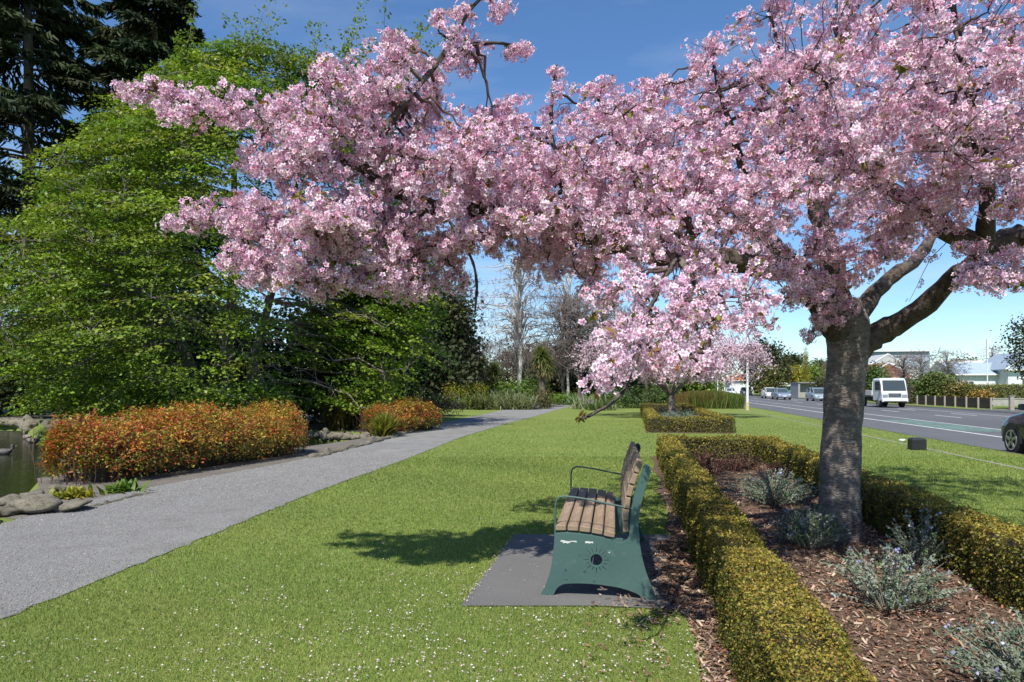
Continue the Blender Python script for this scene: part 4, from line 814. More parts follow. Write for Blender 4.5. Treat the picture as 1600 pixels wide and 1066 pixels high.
tag(obj('branches', *tubes(P2, R2, 4), M['greytwig'], nroot, smooth=True), kind='stuff')
lv = spray(s2, nrm(s2*[1, 1, 0]), 42000, .12, GRN, r2, (.42, .42, .07)); tag(obj('crown', lv[0], lv[1], M['leaf'], nroot, lv[2]), kind='stuff')
# shade shrubs on the far pond bank
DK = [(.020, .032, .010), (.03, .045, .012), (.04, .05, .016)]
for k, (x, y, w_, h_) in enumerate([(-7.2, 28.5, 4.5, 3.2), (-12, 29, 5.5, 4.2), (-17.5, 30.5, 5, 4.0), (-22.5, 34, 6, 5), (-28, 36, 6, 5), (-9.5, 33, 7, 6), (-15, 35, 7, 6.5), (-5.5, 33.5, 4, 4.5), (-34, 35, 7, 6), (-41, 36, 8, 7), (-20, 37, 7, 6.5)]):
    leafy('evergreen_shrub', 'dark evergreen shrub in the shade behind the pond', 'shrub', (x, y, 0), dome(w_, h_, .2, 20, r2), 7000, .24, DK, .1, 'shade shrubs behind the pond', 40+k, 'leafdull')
leafy('leafy_shrub', 'loose pale green shrub leaning over the pond by the stone bank', 'shrub', (-17.6, 26.6, 0), dome(2.6, 2.9, .2, 12, r2), 3000, .10, [(.12, .18, .03), (.16, .2, .05)], .05, None, 47, twigs=60)

# ------------------------------------------------------------------ tall dark conifers
def conifer(base, h, L0, seed, nb=150, z0=3.0):
    r = np.random.default_rng(seed); root = empty('conifer', base, 0, 'towering dark green conifer with drooping boughs behind the green tree', 'tree', 'tall dark conifers')
    tp = np.array([(0, 0, -.2), (.1, 0, h*.5), (0, 0, h)]); obj('trunk', *tubelist([(smooth_path(tp, 16), np.linspace(.5, .06, 16))], 10), M['bark'], root, smooth=True)
    z = z0+(h-z0-.5)*np.sort(r.random(nb)); a = r.random(nb)*6.28; L = L0*(1-(z/h))**.7*(.65+.5*r.random(nb))+.8
    D = np.stack([np.cos(a), np.sin(a), np.zeros(nb)], 1); u = np.linspace(0, 1, 9)[None, :, None]
    P = np.stack([np.zeros(nb), np.zeros(nb), z], 1)[:, None]+D[:, None]*L[:, None, None]*u+np.array([0, 0, 1.])*(L[:, None, None]*(.18*u-.42*u**2+.10*u**4))
    tag(obj('boughs', *tubes(P, np.broadcast_to(np.linspace(.08, .012, 9)[None], P.shape[:2]), 4), M['bark'], root), kind='stuff')
    n = 60000; k = r.integers(0, nb, n); x = (.15+.85*r.random(n)**.75)*8; i0 = np.minimum(x.astype(int), 7); f = (x-i0)[:, None]; c = P[k, i0]*(1-f)+P[k, i0+1]*f
    side = np.cross(D[k], [0, 0, 1.]); sp = (r.normal(size=n)*.16*L[k]*(1.1-x/8*.7))
    pos = c+side*sp[:, None]+np.array([0, 0, 1.])*(-np.abs(sp)*.35-.12*r.random(n)-.05*r.normal(size=n))[:, None]
    Dd = nrm(D[k]*.5+side*np.sign(sp)[:, None]*.5+[0, 0, -.55]+r.normal(size=(n, 3))*.28)
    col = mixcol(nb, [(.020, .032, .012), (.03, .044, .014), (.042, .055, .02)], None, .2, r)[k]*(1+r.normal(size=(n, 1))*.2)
    V, F, C = scatter(np.array([(-.12, 0, 0), (.12, 0, 0), (.07, .8, -.03), (-.05, 1, -.06)]), [(0, 1, 2, 3)], pos, fdir(Dd, r), .46*(.6+.8*r.random(n)), np.clip(col, .005, .3))
    tag(obj('crown', V, F, M['needle'], root, C), kind='stuff')
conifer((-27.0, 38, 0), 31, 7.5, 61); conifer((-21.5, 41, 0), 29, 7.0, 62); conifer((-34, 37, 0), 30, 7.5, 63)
print('left ok')

# ------------------------------------------------------------------ garden at the far end of the path
DKB = [(.035, .05, .018), (.05, .062, .022), (.07, .065, .03)]
leafy('evergreen_tree', 'big rounded dark evergreen with bare twigs beyond the short orange hedge', 'tree', (-5.7, 50, 0), dome(7.6, 9.6, .2, 34, r2), 24000, .28, DKB, .22, None, 71, 'leafdull', twigs=420)
def lowhedge(name, label, a, c, w, h, cols, n, size, seed, mat='leafdull'):
    r = np.random.default_rng(seed); a, c = np.array(a, float), np.array(c, float); o = (a+c)/2; L = np.linalg.norm(c-a); k = max(3, int(L/.7)); bl = []
    for u in np.linspace(0, 1, k): p = a+(c-a)*u-o; bl.append((p[0], p[1], h*.5, L/k*.8, w*.5, h*.5*(1+r.normal()*.05)))
    return leafy(name, label, 'shrub', o, bl, n, size, cols, .05, None, seed, mat, shell=.2)
lowhedge('brown_hedge', 'purplish brown hedge behind the short orange hedge', (-6.0, 33.5, 0), (-3.2, 36, 0), 1.3, 1.25, [(.10, .07, .055), (.13, .09, .06), (.08, .06, .045)], 6000, .08, 72)
lowhedge('golden_mound', 'yellow green mounded shrub beside the flax', (-4.2, 47.5, 0), (-2.4, 49, 0), 2.4, 1.8, [(.24, .24, .025), (.19, .21, .025)], 6000, .10, 73, 'leaf')
lowhedge('green_mound', 'low bright green mounds in front of the yellow green shrub', (-4.9, 45.6, 0), (-2.9, 46.2, 0), 1.1, .85, [(.10, .17, .02), (.13, .2, .025)], 3500, .08, 74, 'leaf')
FLX = [(.22, .25, .12), (.30, .32, .20), (.15, .18, .07), (.36, .37, .27)]
for k, (px, py, n_, L_) in enumerate([(748, 640, 300, 1.25), (775, 640, 330, 1.35), (800, 640, 300, 1.3), (820, 640, 260, 1.2)]):
    flax(G(px, py), n_, L_, .35, FLX if k else [(.10, .13, .04), (.16, .18, .07)], 'grey green flax clump beside the far bend of the gravel path', 80+k)
flax(G(912, 639), 200, 1.1, .4, FLX, 'spiky grey flax clump where the path disappears', 85); flax(G(938, 641), 220, 1.15, .45, [(.14, .2, .06), (.2, .24, .12)], 'greener flax clump at the lawn edge by the path end', 86)
lowhedge('brown_shrub', 'brown and olive shrub between flax and path', (1.6, 47.2, 0), (2.5, 47.8, 0), 1.2, 1.3, [(.10, .09, .04), (.15, .14, .04)], 2500, .09, 75)
lowhedge('groundcover', 'bright green leafy groundcover at the end of the path', (3.6, 56.5, 0), (5.6, 57, 0), 1.3, .9, [(.13, .24, .03), (.17, .27, .04)], 2500, .11, 76, 'leaf')
lowhedge('bright_shrub', 'fresh green shrub beneath the white birch trunk', (-1.0, 53.5, 0), (2.2, 53.5, 0), 1.4, 2.0, [(.14, .24, .03), (.09, .15, .03)], 4000, .14, 77, 'leaf')
lowhedge('laurel_hedge', 'dark green leafy hedge behind the small cherry bed', (6.8, 48.5, 0), (11.4, 49.5, 0), 1.6, 1.5, [(.05, .09, .02), (.08, .12, .03)], 6500, .11, 78)
r9 = np.random.default_rng(90); rroot = empty('reed_bush', G(1104, 638), 0, 'wide rush bush with russet tips on the lawn by the road', 'bush')
n = 9000; o = np.stack([(r9.random(n)-.5)*4.6, r9.normal(size=n)*.55, np.zeros(n)], 1); ht = 1.25*np.sqrt(np.clip(1.05-(o[:, 0]/2.5)**2*.6, .2, 1))
D = nrm(np.stack([r9.normal(size=n)*.22+o[:, 0]*.07, r9.normal(size=n)*.22, np.ones(n)], 1)); L = ht*(.7+.35*r9.random(n))
cb = mixcol(n, [(.12, .17, .035), (.17, .20, .045), (.09, .13, .03)], None, .15, r9); tipc = np.where((r9.random(n) < .55*np.clip(.5-o[:, 0]*.35, 0, 1))[:, None], np.array([[.26, .12, .05]]), cb)
Cq = np.stack([cb, cb, tipc, tipc], 1)
V, F, C = scatter(np.array([(-.5, 0, 0), (.5, 0, 0), (.35, 1, 0), (-.35, 1, 0)]), [(0, 1, 2, 3)], o, fdir(D, r9), np.stack([np.full(n, .03), L, L], 1), Cq)
tag(obj('stems', V, F, M['leaf'], rroot, C), kind='stuff')
def cabbage(px, pyb, d, h, heads, seed, label):
    r = np.random.default_rng(seed); p = np.array([(px-800)/FPX*d, d, 0]); root = empty('cabbage_tree', p, 0, label, 'tree', 'cabbage trees')
    for (dx, hh) in heads:
        obj('trunk', *tubelist([(smooth_path([(dx*.3, 0, -.1), (dx*.6, 0, hh*.5), (dx, 0, hh)], 10), np.linspace(.17, .11, 10))], 8), M['bark'], root, smooth=True)
        sw = cat(swords(330, (dx, 0, hh+.1), (-.35, 1.5), 1.0, .075, [(.15, .18, .045), (.20, .21, .06), (.10, .13, .03)], r, .8), swords(160, (dx, 0, hh-.1), (-1.3, -.4), .95, .07, [(.28, .22, .09), (.22, .18, .07)], r, .3))
        tag(obj('leaf_head', sw[0], sw[1], M['leaf'], root, sw[2]), kind='stuff')
cabbage(845, 610, 51, 3.2, [(0, 3.6), (.35, 3.0)], 91, 'cabbage tree with the tallest spiky head, before the bare trees')
cabbage(752, 600, 54, 2.6, [(0, 2.9)], 92, 'cabbage tree with paler spiky head beside the dark evergreen')
cabbage(772, 600, 55, 2.6, [(0, 2.5)], 93, 'low cabbage tree with drooping leaves, second from the dark evergreen')
bare('birch_tree', 'leafless white trunked weeping birch behind the fresh green shrub', ((812-800)/FPX*60, 60, 0), 13.5, 8.5, 101, 130, 3200, True, .24, 'birch', 'greytwig', thick=1.1)
bare('birch_tree', 'second pale leafless birch, slimmer and behind the first', (5.4, 66, 0), 13.5, 7.5, 102, 110, 2200, True, .16, 'birch', 'greytwig', thick=1.1)
for k, (px, d, h_, w_) in enumerate([(880, 58, 9.5, 7), (905, 56, 8.5, 6.5), (940, 60, 9, 8), (975, 64, 8.5, 7), (1010, 62, 7.5, 7), (735, 66, 6, 6), (700, 52, 10, 7)]):
    bare('leafless_tree', ['brown leafless tree with twin grey stems by the tallest cabbage tree', 'leafless tree with fine brown twigs next to the path end', 'spreading leafless tree behind the end of the path', 'leafless brown tree behind the small cherry crown', 'bushy leafless tree behind the laurel hedge', 'low leafless tree behind the two smaller cabbage trees', 'leafless tree with grey twigs rising beside the dark evergreen'][k],
         ((px-800)/FPX*d, d, 0), h_, w_, 110+k, 150, 2300, False, .16, 'bark', 'greytwig', 'leafless trees beyond the path', thick=1.5)
r3 = np.random.default_rng(33); BRN = [(.13, .095, .075), (.10, .08, .06), (.09, .085, .05)]
for k, (x, y, w_, h_, cols, lab) in enumerate([(-4, 72, 8, 4.6, DKB, 'dark evergreen thicket behind the smaller cabbage trees'), (4.5, 74, 9, 5.2, DKB, 'dark evergreen thicket behind the birch trunk'), (11, 72, 9, 4.6, DKB, 'dark evergreen thicket behind the path end'),
        (17, 84, 9, 5.2, [(.10, .15, .03), (.13, .17, .03)], 'light green thicket behind the laurel hedge'), (-11, 66, 8, 6, DKB, 'dark evergreen thicket behind the green trees'), (24, 92, 8, 5.2, [(.10, .18, .025), (.14, .2, .03)], 'fresh green trees beyond the rush bush'), (-2.5, 57, 3, 2.6, [(.16, .12, .03), (.08, .10, .03)], 'olive shrub under the smaller cabbage trees'), (-8, 88, 14, 8, BRN, 'brown winter thicket far behind the dark evergreen'), (2, 92, 13, 7, BRN, 'brown winter thicket far behind the cabbage trees'), (10, 90, 12, 8.5, BRN, 'brown winter thicket far behind the birches'),
        (19, 96, 12, 8, BRN, 'brown winter thicket far behind the small cherry'), (30, 118, 12, 6.5, [(.07, .11, .03), (.12, .15, .03)], 'mixed green thicket at the end of the road'), (40, 150, 16, 7, DKB, 'dark thicket closing the end of the road')]):
    leafy('thicket', lab, 'shrub', (x, y, 0), dome(w_, h_, .1, 24, r3), 7500, .2+.016*w_, cols, .12, 'thickets beyond the garden', 130+k, 'leafdull')

# ------------------------------------------------------------------ the small cherry in the far bed
c2 = np.array([.2334*34.6, 34.6, 0]); croot = empty('small_cherry_tree', c2, 0, 'smaller pale pink cherry in the far hedged bed', 'tree')
r4 = np.random.default_rng(44)
lims = [(smooth_path([(0, 0, -.1), (.02, 0, .7), (0, 0, 1.3)], 10), np.linspace(.19, .14, 10))]
for a in np.linspace(0, 6.28, 8)[:-1]+.3: lims.append((smooth_path([(0, 0, 1.1), (.9*math.cos(a), .9*math.sin(a), 1.9), (2.4*math.cos(a), 2.4*math.sin(a), 2.9), (3.9*math.cos(a), 3.9*math.sin(a), 3.5)], 12), np.linspace(.10, .02, 12)))
obj('trunk', *tubelist(lims[:1], 12), M['bark_cherry'], croot, smooth=True)
for l in lims[1:]: obj('limb', *tubelist([l], 8), M['bark_cherry'], croot, smooth=True)
tg, _ = ell(900, (0, 0, 2.9), (5.2, 4.6, 2.0), r4, .5); tg = tg[tg[:, 2] > 1.7+.0*tg[:, 0]]; nodes = np.concatenate([p[2:] for p, _ in lims]); P2, R2 = grow(nodes, tg, 7, .12, .08, .02, .005, r4)
tag(obj('twigs', *tubes(P2, R2, 4), M['twig'], croot), kind='stuff')
n = 30000; k = r4.integers(0, len(tg), n); cp2 = P2[k, r4.integers(2, 7, n)]+r4.normal(size=(n, 3))*.10
V, F, C = scatter(PET4.reshape(5, 4, 3)[:, :, :].reshape(-1, 3), PF4, cp2, frames(rdir(n, r4), r4.random(n)*6.28), .036+.012*r4.random(n), np.clip(mixcol(n, [(.80, .64, .70), (.84, .73, .76), (.74, .55, .62)], None, .06, r4), 0, .9), PC4*.35+.65)
tag(obj('blossom', V, F, M['petal'], croot, np.clip(C, 0, .92)), kind='stuff')

# ------------------------------------------------------------------ silver shrubs in the beds
SIL = [(.19, .235, .17), (.25, .285, .225), (.145, .195, .125), (.12, .175, .09)]
def germander(label, base, w, h, ns, seed, size=.024, cols=SIL, group='silver shrubs in the mulch bed', name='silver_shrub', flowers=True, per=34):
    r = np.random.default_rng(seed); root = empty(name, base, 0, label, 'shrub', group)
    a = r.random(ns)*6.28; q = np.sqrt(r.random(ns)); tgt = np.stack([q*w/2*np.cos(a), q*w/2*np.sin(a), h*(.35+.65*r.random(ns))*(1-.45*q**2)], 1)
    b0 = tgt*[.25, .25, 0]; P, Rr = grow(b0, tgt, 8, .12, .09, .0045, .0018, r, None) if False else (None, None)
    u = np.linspace(0, 1, 8)[None, :, None]; c = (b0+tgt)/2*[.75, .75, 1.25]+r.normal(size=tgt.shape)*.03
    P = (1-u)**2*b0[:, None]+2*u*(1-u)*c[:, None]+u**2*tgt[:, None]; Rr = np.broadcast_to(np.linspace(.0045, .0016, 8)[None], P.shape[:2])
    tag(obj('stems', *tubes(P, Rr, 3), plain('silver_stem', (.30, .29, .22), .8) if name == 'silver_shrub' else M['twig'], root), kind='stuff')
    n = ns*per; k = r.integers(0, ns, n); x = (.2+.8*r.random(n)**.7)*7; i0 = np.minimum(x.astype(int), 6); f = (x-i0)[:, None]; pos = P[k, i0]*(1-f)+P[k, i0+1]*f
    dirn = nrm(P[k, i0+1]-P[k, i0])*.5+rdir(n, r); 
    col = mixcol(ns, cols, None, .12, r)[k]*(1+r.normal(size=(n, 1))*.18)
    V, F, C = scatter(LEAF4*[1.1, 1, 1], LF4, pos, fdir(dirn, r), size*(.6+.8*r.random(n)), np.clip(col, .02, .8))
    tag(obj('foliage', V, F, M['leafdull'], root, C), kind='stuff')
    if flowers:
        m_ = 16; k = r.integers(0, ns, m_); pos = np.repeat(P[k, -1], 3, 0)+r.normal(size=(m_*3, 3))*.008; n = m_*3
        V, F, C = scatter(LEAF4*[1.6, 1, 1], LF4, pos, fdir(rdir(n, r), r), .018+.01*r.random(n), mixcol(n, [(.40, .42, .62), (.50, .51, .68)], None, .1, r))
        tag(obj('flowers', V, F, M['petal'], root, C), kind='stuff')
zb = np.array([0, 0, .014])
germander('grey silver shrub behind the cherry trunk in the mulch bed', np.array([3.42, 8.9, .014]), 1.15, .5, 170, 51, .024)
germander('small silver shrub at the foot of the cherry trunk', np.array([2.86, 6.55, .014]), .75, .42, 120, 52)
germander('sprawling silver shrub with lilac flowers in the middle of the mulch', np.array([2.62, 4.75, .014]), .95, .48, 105, 53)
germander('loose silver shrub against the box hedge beyond the cherry trunk base', np.array([3.55, 5.9, .014]), .75, .5, 70, 54)
germander('low wide silver shrub set apart from the cherry trunk', np.array([2.62, 3.35, .014]), 1.1, .42, 150, 55)
germander('wispy silver shrub tucked behind the cherry trunk', np.array([3.95, 7.9, .014]), .6, .5, 80, 56)
for k, (s_, t_) in enumerate([(12.3, 1.4), (13.2, 2.1), (13.6, 1.3), (12.9, 1.8), (11.6, 2.2)]):
    germander('dry reddish brown perennial in the far corner of the mulch bed', ST(s_, t_, .014), .6, .42, 60, 60+k, .03, [(.14, .06, .045), (.19, .09, .06), (.10, .06, .04)], 'dry perennials in the mulch bed', 'dry_perennial', False, 14)
for k, (s_, t_) in enumerate([(27, 1.5), (29, 2.3), (31, 1.6), (33, 2.4), (36, 1.7)]):
    germander('silver shrub round the small cherry trunk', ST(s_, t_, .014), 1.3, .55, 110, 70+k, .045, SIL, 'silver shrubs in the far bed', 'silver_shrub', False, 16)

# ------------------------------------------------------------------ street furniture
b_ = MB(); pbx = G(1433, 703); root = empty('utility_pillar', pbx, -A10+R(4), 'squat black utility box on the lawn by the concrete strip', 'utility box')
b_.loft([[(x*w_, y*w_, z) for x, y in ((-.17, -.13), (.17, -.13), (.17, .13), (-.17, .13))] for z, w_ in ((-.05, 1), (.25, .97), (.285, .86), (.30, .5))]).build('cabinet', M['black'], root, bevel=.008)
MB().box(-.14, .14, -.137, -.128, .03, .22).build('door', M['black'], root)
tag(MB().loft([[(.1*math.cos(a)*w_, .06*math.sin(a)*w_*(1+.2*math.sin(3*a)), z) for a in np.linspace(0, 6.283, 9, endpoint=False)] for z, w_ in ((.01, .8), (.04, 1), (.07, .5))]).build('litter', M['white'], None, loc=G(1410, 690)), 'crumpled white litter on the grass beside the black utility box', 'litter')
root = empty('lamp_post', G(1168, 641), -A10, 'tall white street lamp post at the lawn edge', 'lamp post')
obj('post', *tubelist([([(0, 0, -.1), (0, 0, 4), (0, 0, 8.5)], [.085, .075, .05])], 12), M['white'], root, smooth=True)
MB().cyl((0, 0, .25), 2, .11, .55, 12).build('base_collar', plain('yellowed_paint', (.55, .48, .25), .6), root)
obj('arm', *tubelist([(smooth_path([(0, 0, 8.4), (.5, 0, 8.9), (1.8, 0, 9.1)], 8), [.04]*8)], 8), M['white'], root); MB().box(1.7, 2.4, -.13, .13, 9.02, 9.16).build('lamp_head', M['white'], root, bevel=.02)
for k, px in enumerate((1121.5, 1132.5, 1144)):
    d = 104; root = empty('white_post', ((px-800)/FPX*d, d, 0), 0, 'thin white post standing behind the rush bush by the road', 'post', 'white posts by the road')
    obj('shaft', *tubelist([([(0, 0, 0), (0, 0, 2.7)], [.08, .08])], 8), M['white'], root); MB().cyl((0, 0, 2.72), 2, .1, .06, 10).build('cap', M['white'], root)
root = empty('mast', W(1543, 604, 67)*[1, 1, 0], 0, 'tall thin white mast beside the white house', 'mast')
obj('pole', *tubelist([([(0, 0, 0), (0, 0, 6.6)], [.06, .03])], 8), M['white'], root); MB().box(-.08, .08, -.08, .08, 4.3, 6.2).build('antenna', M['white'], root)

# ------------------------------------------------------------------ vehicles (local +y is forward)
def wheel(parent, x, y, r_, w_=.2, spokes=5):
    o = MB().cyl((0, 0, 0), 0, r_, w_, 28).build('wheel', M['tyre'], parent, bevel=.02, loc=(x, y, r_))
    sx = 1 if x > 0 else -1; rim = MB().cyl((sx*(w_/2+.004), 0, 0), 0, r_*.66, .012, 28)
    for k in range(spokes):
        a = 2*math.pi*k/spokes+.3; c, s = math.cos(a), math.sin(a)
        rim.add([(sx*(w_/2+.018), c*q-s*e, s*q+c*e) for q, e in ((.04, -.035), (r_*.64, -.028), (r_*.64, .028), (.04, .035))], [(0, 1, 2, 3)])
    MB().cyl((sx*(w_/2+.006), 0, 0), 0, r_*.58, .010, 28).build('wheel_well_shadow', M['black'], o) if False else None
    rm = MB()
    for k in range(spokes):
        a = 2*math.pi*k/spokes+.3; c, s = math.cos(a), math.sin(a)
        rm.loft([[(sx*(w_/2-.005+h_), c*q-s*e, s*q+c*e) for q, e in ((.03, -.04), (r_*.66, -.03), (r_*.66, .03), (.03, .04))] for h_ in (0, .022)])
    ring = [[(sx*(w_/2+.0+h_), q*math.cos(a), q*math.sin(a)) for h_, q in ((-.01, r_*.60), (.018, r_*.60), (.018, r_*.68), (-.01, r_*.68))] for a in np.linspace(0, 2*math.pi, 25)]
    rm.loft(ring, False).build('rim', M['rim'], o)
    return o
def rrect(y, zb, zt, hw, tumble=.06, n=3):
    h = zt-zb; return [(-hw*.93, y, zb), (hw*.93, y, zb), (hw, y, zb+h*.28), (hw, y, zb+h*.62), (hw*(1-tumble), y, zt-h*.06), (hw*(1-tumble*2.2), y, zt), (-hw*(1-tumble*2.2), y, zt), (-hw*(1-tumble), y, zt-h*.06), (-hw, y, zb+h*.62), (-hw, y, zb+h*.28)]
def car(label, s, t, rz, paint, kind='hatch', group=None, name='parked_car', scale=1.):
    p = ST(s, t, -.1); root = empty(name, p, rz, label, 'car', group); root.scale = (scale,)*3
    if kind == 'suv': L, hw, belt, roofz, zb, wr = 4.6, .93, 1.08, 1.68, .26, .36; g = [(-2.1, .70, 1.05), (-1.75, .74, 1.6), (-1.0, .76, 1.68), (.2, .76, 1.68), (.55, .75, 1.62), (1.25, .72, 1.08)]
    elif kind == 'sedan': L, hw, belt, roofz, zb, wr = 4.5, .86, .92, 1.43, .2, .31; g = [(-1.75, .66, .92), (-1.1, .64, 1.36), (-.6, .64, 1.43), (.1, .64, 1.43), (.4, .64, 1.38), (1.15, .68, .93)]
    else: L, hw, belt, roofz, zb, wr = 4.1, .85, .95, 1.5, .2, .31; g = [(-1.95, .66, .97), (-1.7, .64, 1.4), (-1.0, .65, 1.5), (.2, .65, 1.5), (.5, .65, 1.44), (1.35, .68, .96)]
    h2 = L/2
    st = [(-h2, zb+.14, belt-.28, hw*.84), (-h2+.06, zb+.04, belt-.10, hw*.92), (-h2+.35, zb, belt, hw*.985), (-.6, zb, belt+.01, hw), (.6, zb, belt+.0, hw), (1.15, zb, belt-.03, hw), (h2-.55, zb, belt-.14, hw*.97), (h2-.15, zb+.02, belt-.24, hw*.90), (h2, zb+.10, belt-.42, hw*.78)]
    MB().loft([rrect(*q) for q in st]).build('body', paint, root, smooth=False, bevel=.012)
    gl = MB(); gl.loft([[(-w_, y, belt-.05), (w_, y, belt-.05), (w_*(1-(z-belt)*.13), y, z-.02), (-w_*(1-(z-belt)*.13), y, z-.02)] if True else [] for y, w_, z in g]).build('windows', M['glass'], root)
    rf = [q for q in g if q[2] > roofz-.12]; MB().loft([[(-w_*.97, y, z-.05), (w_*.97, y, z-.05), (w_*.85, y, z+.012), (-w_*.85, y, z+.012)] for y, w_, z in rf]).build('roof', paint, root, bevel=.01)
    for sx in (-1, 1):
        pil = [(g[0], g[1]), (g[-1], g[-2])]
        for a, b in pil:
            V, F = tubelist([([(sx*a[1]*1.0, a[0], belt-.04), (sx*b[1]*.94, b[0], b[2]-.02)], [.045, .04])], 6); obj('pillar', V, F, paint, root)
        V, F = tubelist([([(sx*g[2][1]*1.01, -.35, belt-.04), (sx*g[2][1]*.93, -.38, roofz-.03)], [.035, .03])], 6); obj('pillar', V, F, paint, root)
        MB().loft([[(sx*(hw+.02+dx), y, belt+z) for y, z in ((.80, .02), (.90, .02), (.92, .15), (.82, .17))] for dx in (0, .13)]).build('wing_mirror', paint, root, bevel=.012)
        MB().loft([[(sx*x, h2-.07-q, belt-.27+z) for x, z in ((.42, -.1), (.74, -.06), (.76, .04), (.45, .01))] for q in (0, .22)]).build('headlight', M['lens'], root)
        MB().loft([[(sx*x, -h2+.02+q, belt-.2+z) for x, z in ((.50, -.12), (.80, -.12), (.78, .1), (.52, .1))] for q in (0, .2)]).build('tail_light', M['redlens'], root)
        for y in (h2-.82, -h2+.78):
            wheel(root, sx*(hw-.095), y, wr)
            arc = [(y+(wr+.06)*math.cos(a), wr+(wr+.06)*math.sin(a)) for a in np.linspace(-.15, math.pi+.15, 16)]
            MB().prism([(q[0], q[1]) for q in arc], 0, sx*(hw-.14), sx*(hw+.004)).build('wheel_arch', M['black'], root)
    MB().box(-.42, .42, h2-.06, h2-.005, belt-.5, belt-.38).build('grille', M['black'], root); MB().box(-.6, .6, h2-.10, h2-.02, zb+.1, zb+.2).build('air_intake', M['black'], root)
    MB().box(-.26, .26, h2-.01, h2+.012, zb+.22, zb+.33).build('number_plate', M['white'], root); MB().box(-.26, .26, -h2-.012, -h2+.05, zb+.35, zb+.47).build('number_plate', M['white'], root)
    return root
def paint(n_, c): return plain(n_, c, .3, .15, .03, coat=.6)
FWD, TOW = -A10, math.pi-A10
def st_of(px, d): x = (px-800)/FPX*d; return x*SV[0]+d*SV[1], x*TV[0]+d*TV[1]
s_, t_ = st_of(1277, 77); car('silver blue people carrier oncoming beyond the cherry trunk', s_, t_, TOW, paint('silver_blue_paint', (.28, .36, .40)), 'hatch', 'cars on the road', 'oncoming_car')
s_, t_ = st_of(1223, 87); car('grey blue sedan oncoming just ahead of a white car', s_, t_-.2, TOW, paint('grey_blue_paint', (.22, .27, .34)), 'sedan', 'cars on the road', 'oncoming_car')
s_, t_ = st_of(1206, 95); car('white hatchback following the grey blue sedan', s_, t_-.3, TOW, paint('white_car_paint', (.7, .7, .7)), 'hatch', 'cars on the road', 'oncoming_car')
s_, t_ = st_of(1166, 125); car('distant dark silver car behind the lamp post', s_, t_, TOW, paint('dark_silver_paint', (.26, .28, .31)), 'hatch', 'cars on the road', 'oncoming_car')
s_, t_ = st_of(1140, 112); car('white car driving away past the rush bush', s_, t_, FWD, paint('white_car_paint', (.72, .72, .72)), 'sedan', 'cars on the road', 'departing_car')
car('black sport utility car parked at the kerb near the utility box', 16.85, 9.95, FWD, paint('black_car_paint', (.012, .014, .02)), 'suv', None, 'parked_car')
# white flat deck truck
s_, t_ = st_of(1381, 55); troot = empty('flatbed_truck', ST(s_, t_-.1, -.1), TOW+R(3), 'white flat deck truck oncoming on the far side of the road', 'truck')
WH = paint('truck_white_paint', (.74, .75, .75))
def tring(y, zb, zt, hw): return [(-hw, y, zb), (hw, y, zb), (hw, y, zt-.12), (hw-.08, y, zt), (-hw+.08, y, zt), (-hw, y, zt-.12)]
MB().loft([tring(.55, .55, 2.28, .93), tring(1.75, .55, 2.30, .95), tring(1.95, .55, 2.22, .94), tring(2.22, .55, 1.35, .95), tring(2.30, .55, 1.15, .94)]).build('cab', WH, troot, bevel=.02)
def slab(name, pts, mat, off=.012):
    P = [np.array(q, float) for q in pts]; n_ = nrm(np.cross(P[1]-P[0], P[2]-P[0])); MB().loft([P, [q+n_*off for q in P]]).build(name, mat, troot)
slab('windscreen', [(-.84, 2.245, 1.33), (.84, 2.245, 1.33), (.80, 1.985, 2.12), (-.80, 1.985, 2.12)], M['glass'], -.03); slab('windscreen', [(.84, 2.245, 1.33), (-.84, 2.245, 1.33), (-.80, 1.985, 2.12), (.80, 1.985, 2.12)], M['glass'], -.03)
for sx in (-1, 1):
    MB().prism([(2.08, 1.38), (1.9, 2.05), (1.0, 2.05), (1.0, 1.38)], 0, sx*.94, sx*.962).build('side_window', M['glass'], troot)
    MB().box(sx*.70-.19, sx*.70+.19, 2.27, 2.325, .78, 1.02).build('headlight', plain('grey_lens', (.25, .27, .29), .2), troot); MB().box(sx*1.08-.09, sx*1.08+.09, 2.15, 2.22, 1.35, 1.75).build('wing_mirror', M['black'], troot)
    obj('mirror_arm', *tubelist([([(sx*.93, 2.1, 1.85), (sx*1.08, 2.18, 1.78)], [.015, .015])], 6), M['black'], troot)
    for y in (1.55, -1.6): wheel(troot, sx*.82, y, .38, .24, 6)
    MB().box(sx*.97-.02, sx*.97+.02, -2.9, .40, .95, 1.32).build('dropside', plain('deck_side_grey', (.5, .5, .48), .6), troot)
for k in range(4): MB().box(-.46, .46, 2.28, 2.322, 1.06-k*.085, 1.11-k*.085).build('grille_slot', M['black'], troot)
MB().box(-.94, .94, 2.22, 2.42, .45, .72).build('bumper', WH, troot, bevel=.02); MB().box(-.3, .3, 2.41, 2.425, .52, .64).build('number_plate', M['white'], troot); MB().box(-.86, .86, 2.40, 2.432, .46, .52).build('bumper_vent', M['black'], troot)
MB().box(-.97, .97, -2.95, .42, .85, .95).build('deck', plain('deck_timber', (.25, .23, .2), .8), troot); MB().box(-.95, .95, .40, .47, .95, 2.05).build('headboard', WH, troot); MB().box(-.4, .4, -2.8, 1.9, .5, .82).build('chassis', M['black'], troot)
MB().box(-.97, .97, -2.97, -2.93, .96, 1.32).build('tailgate', plain('tailgate_grey', (.5, .5, .48), .6), troot)
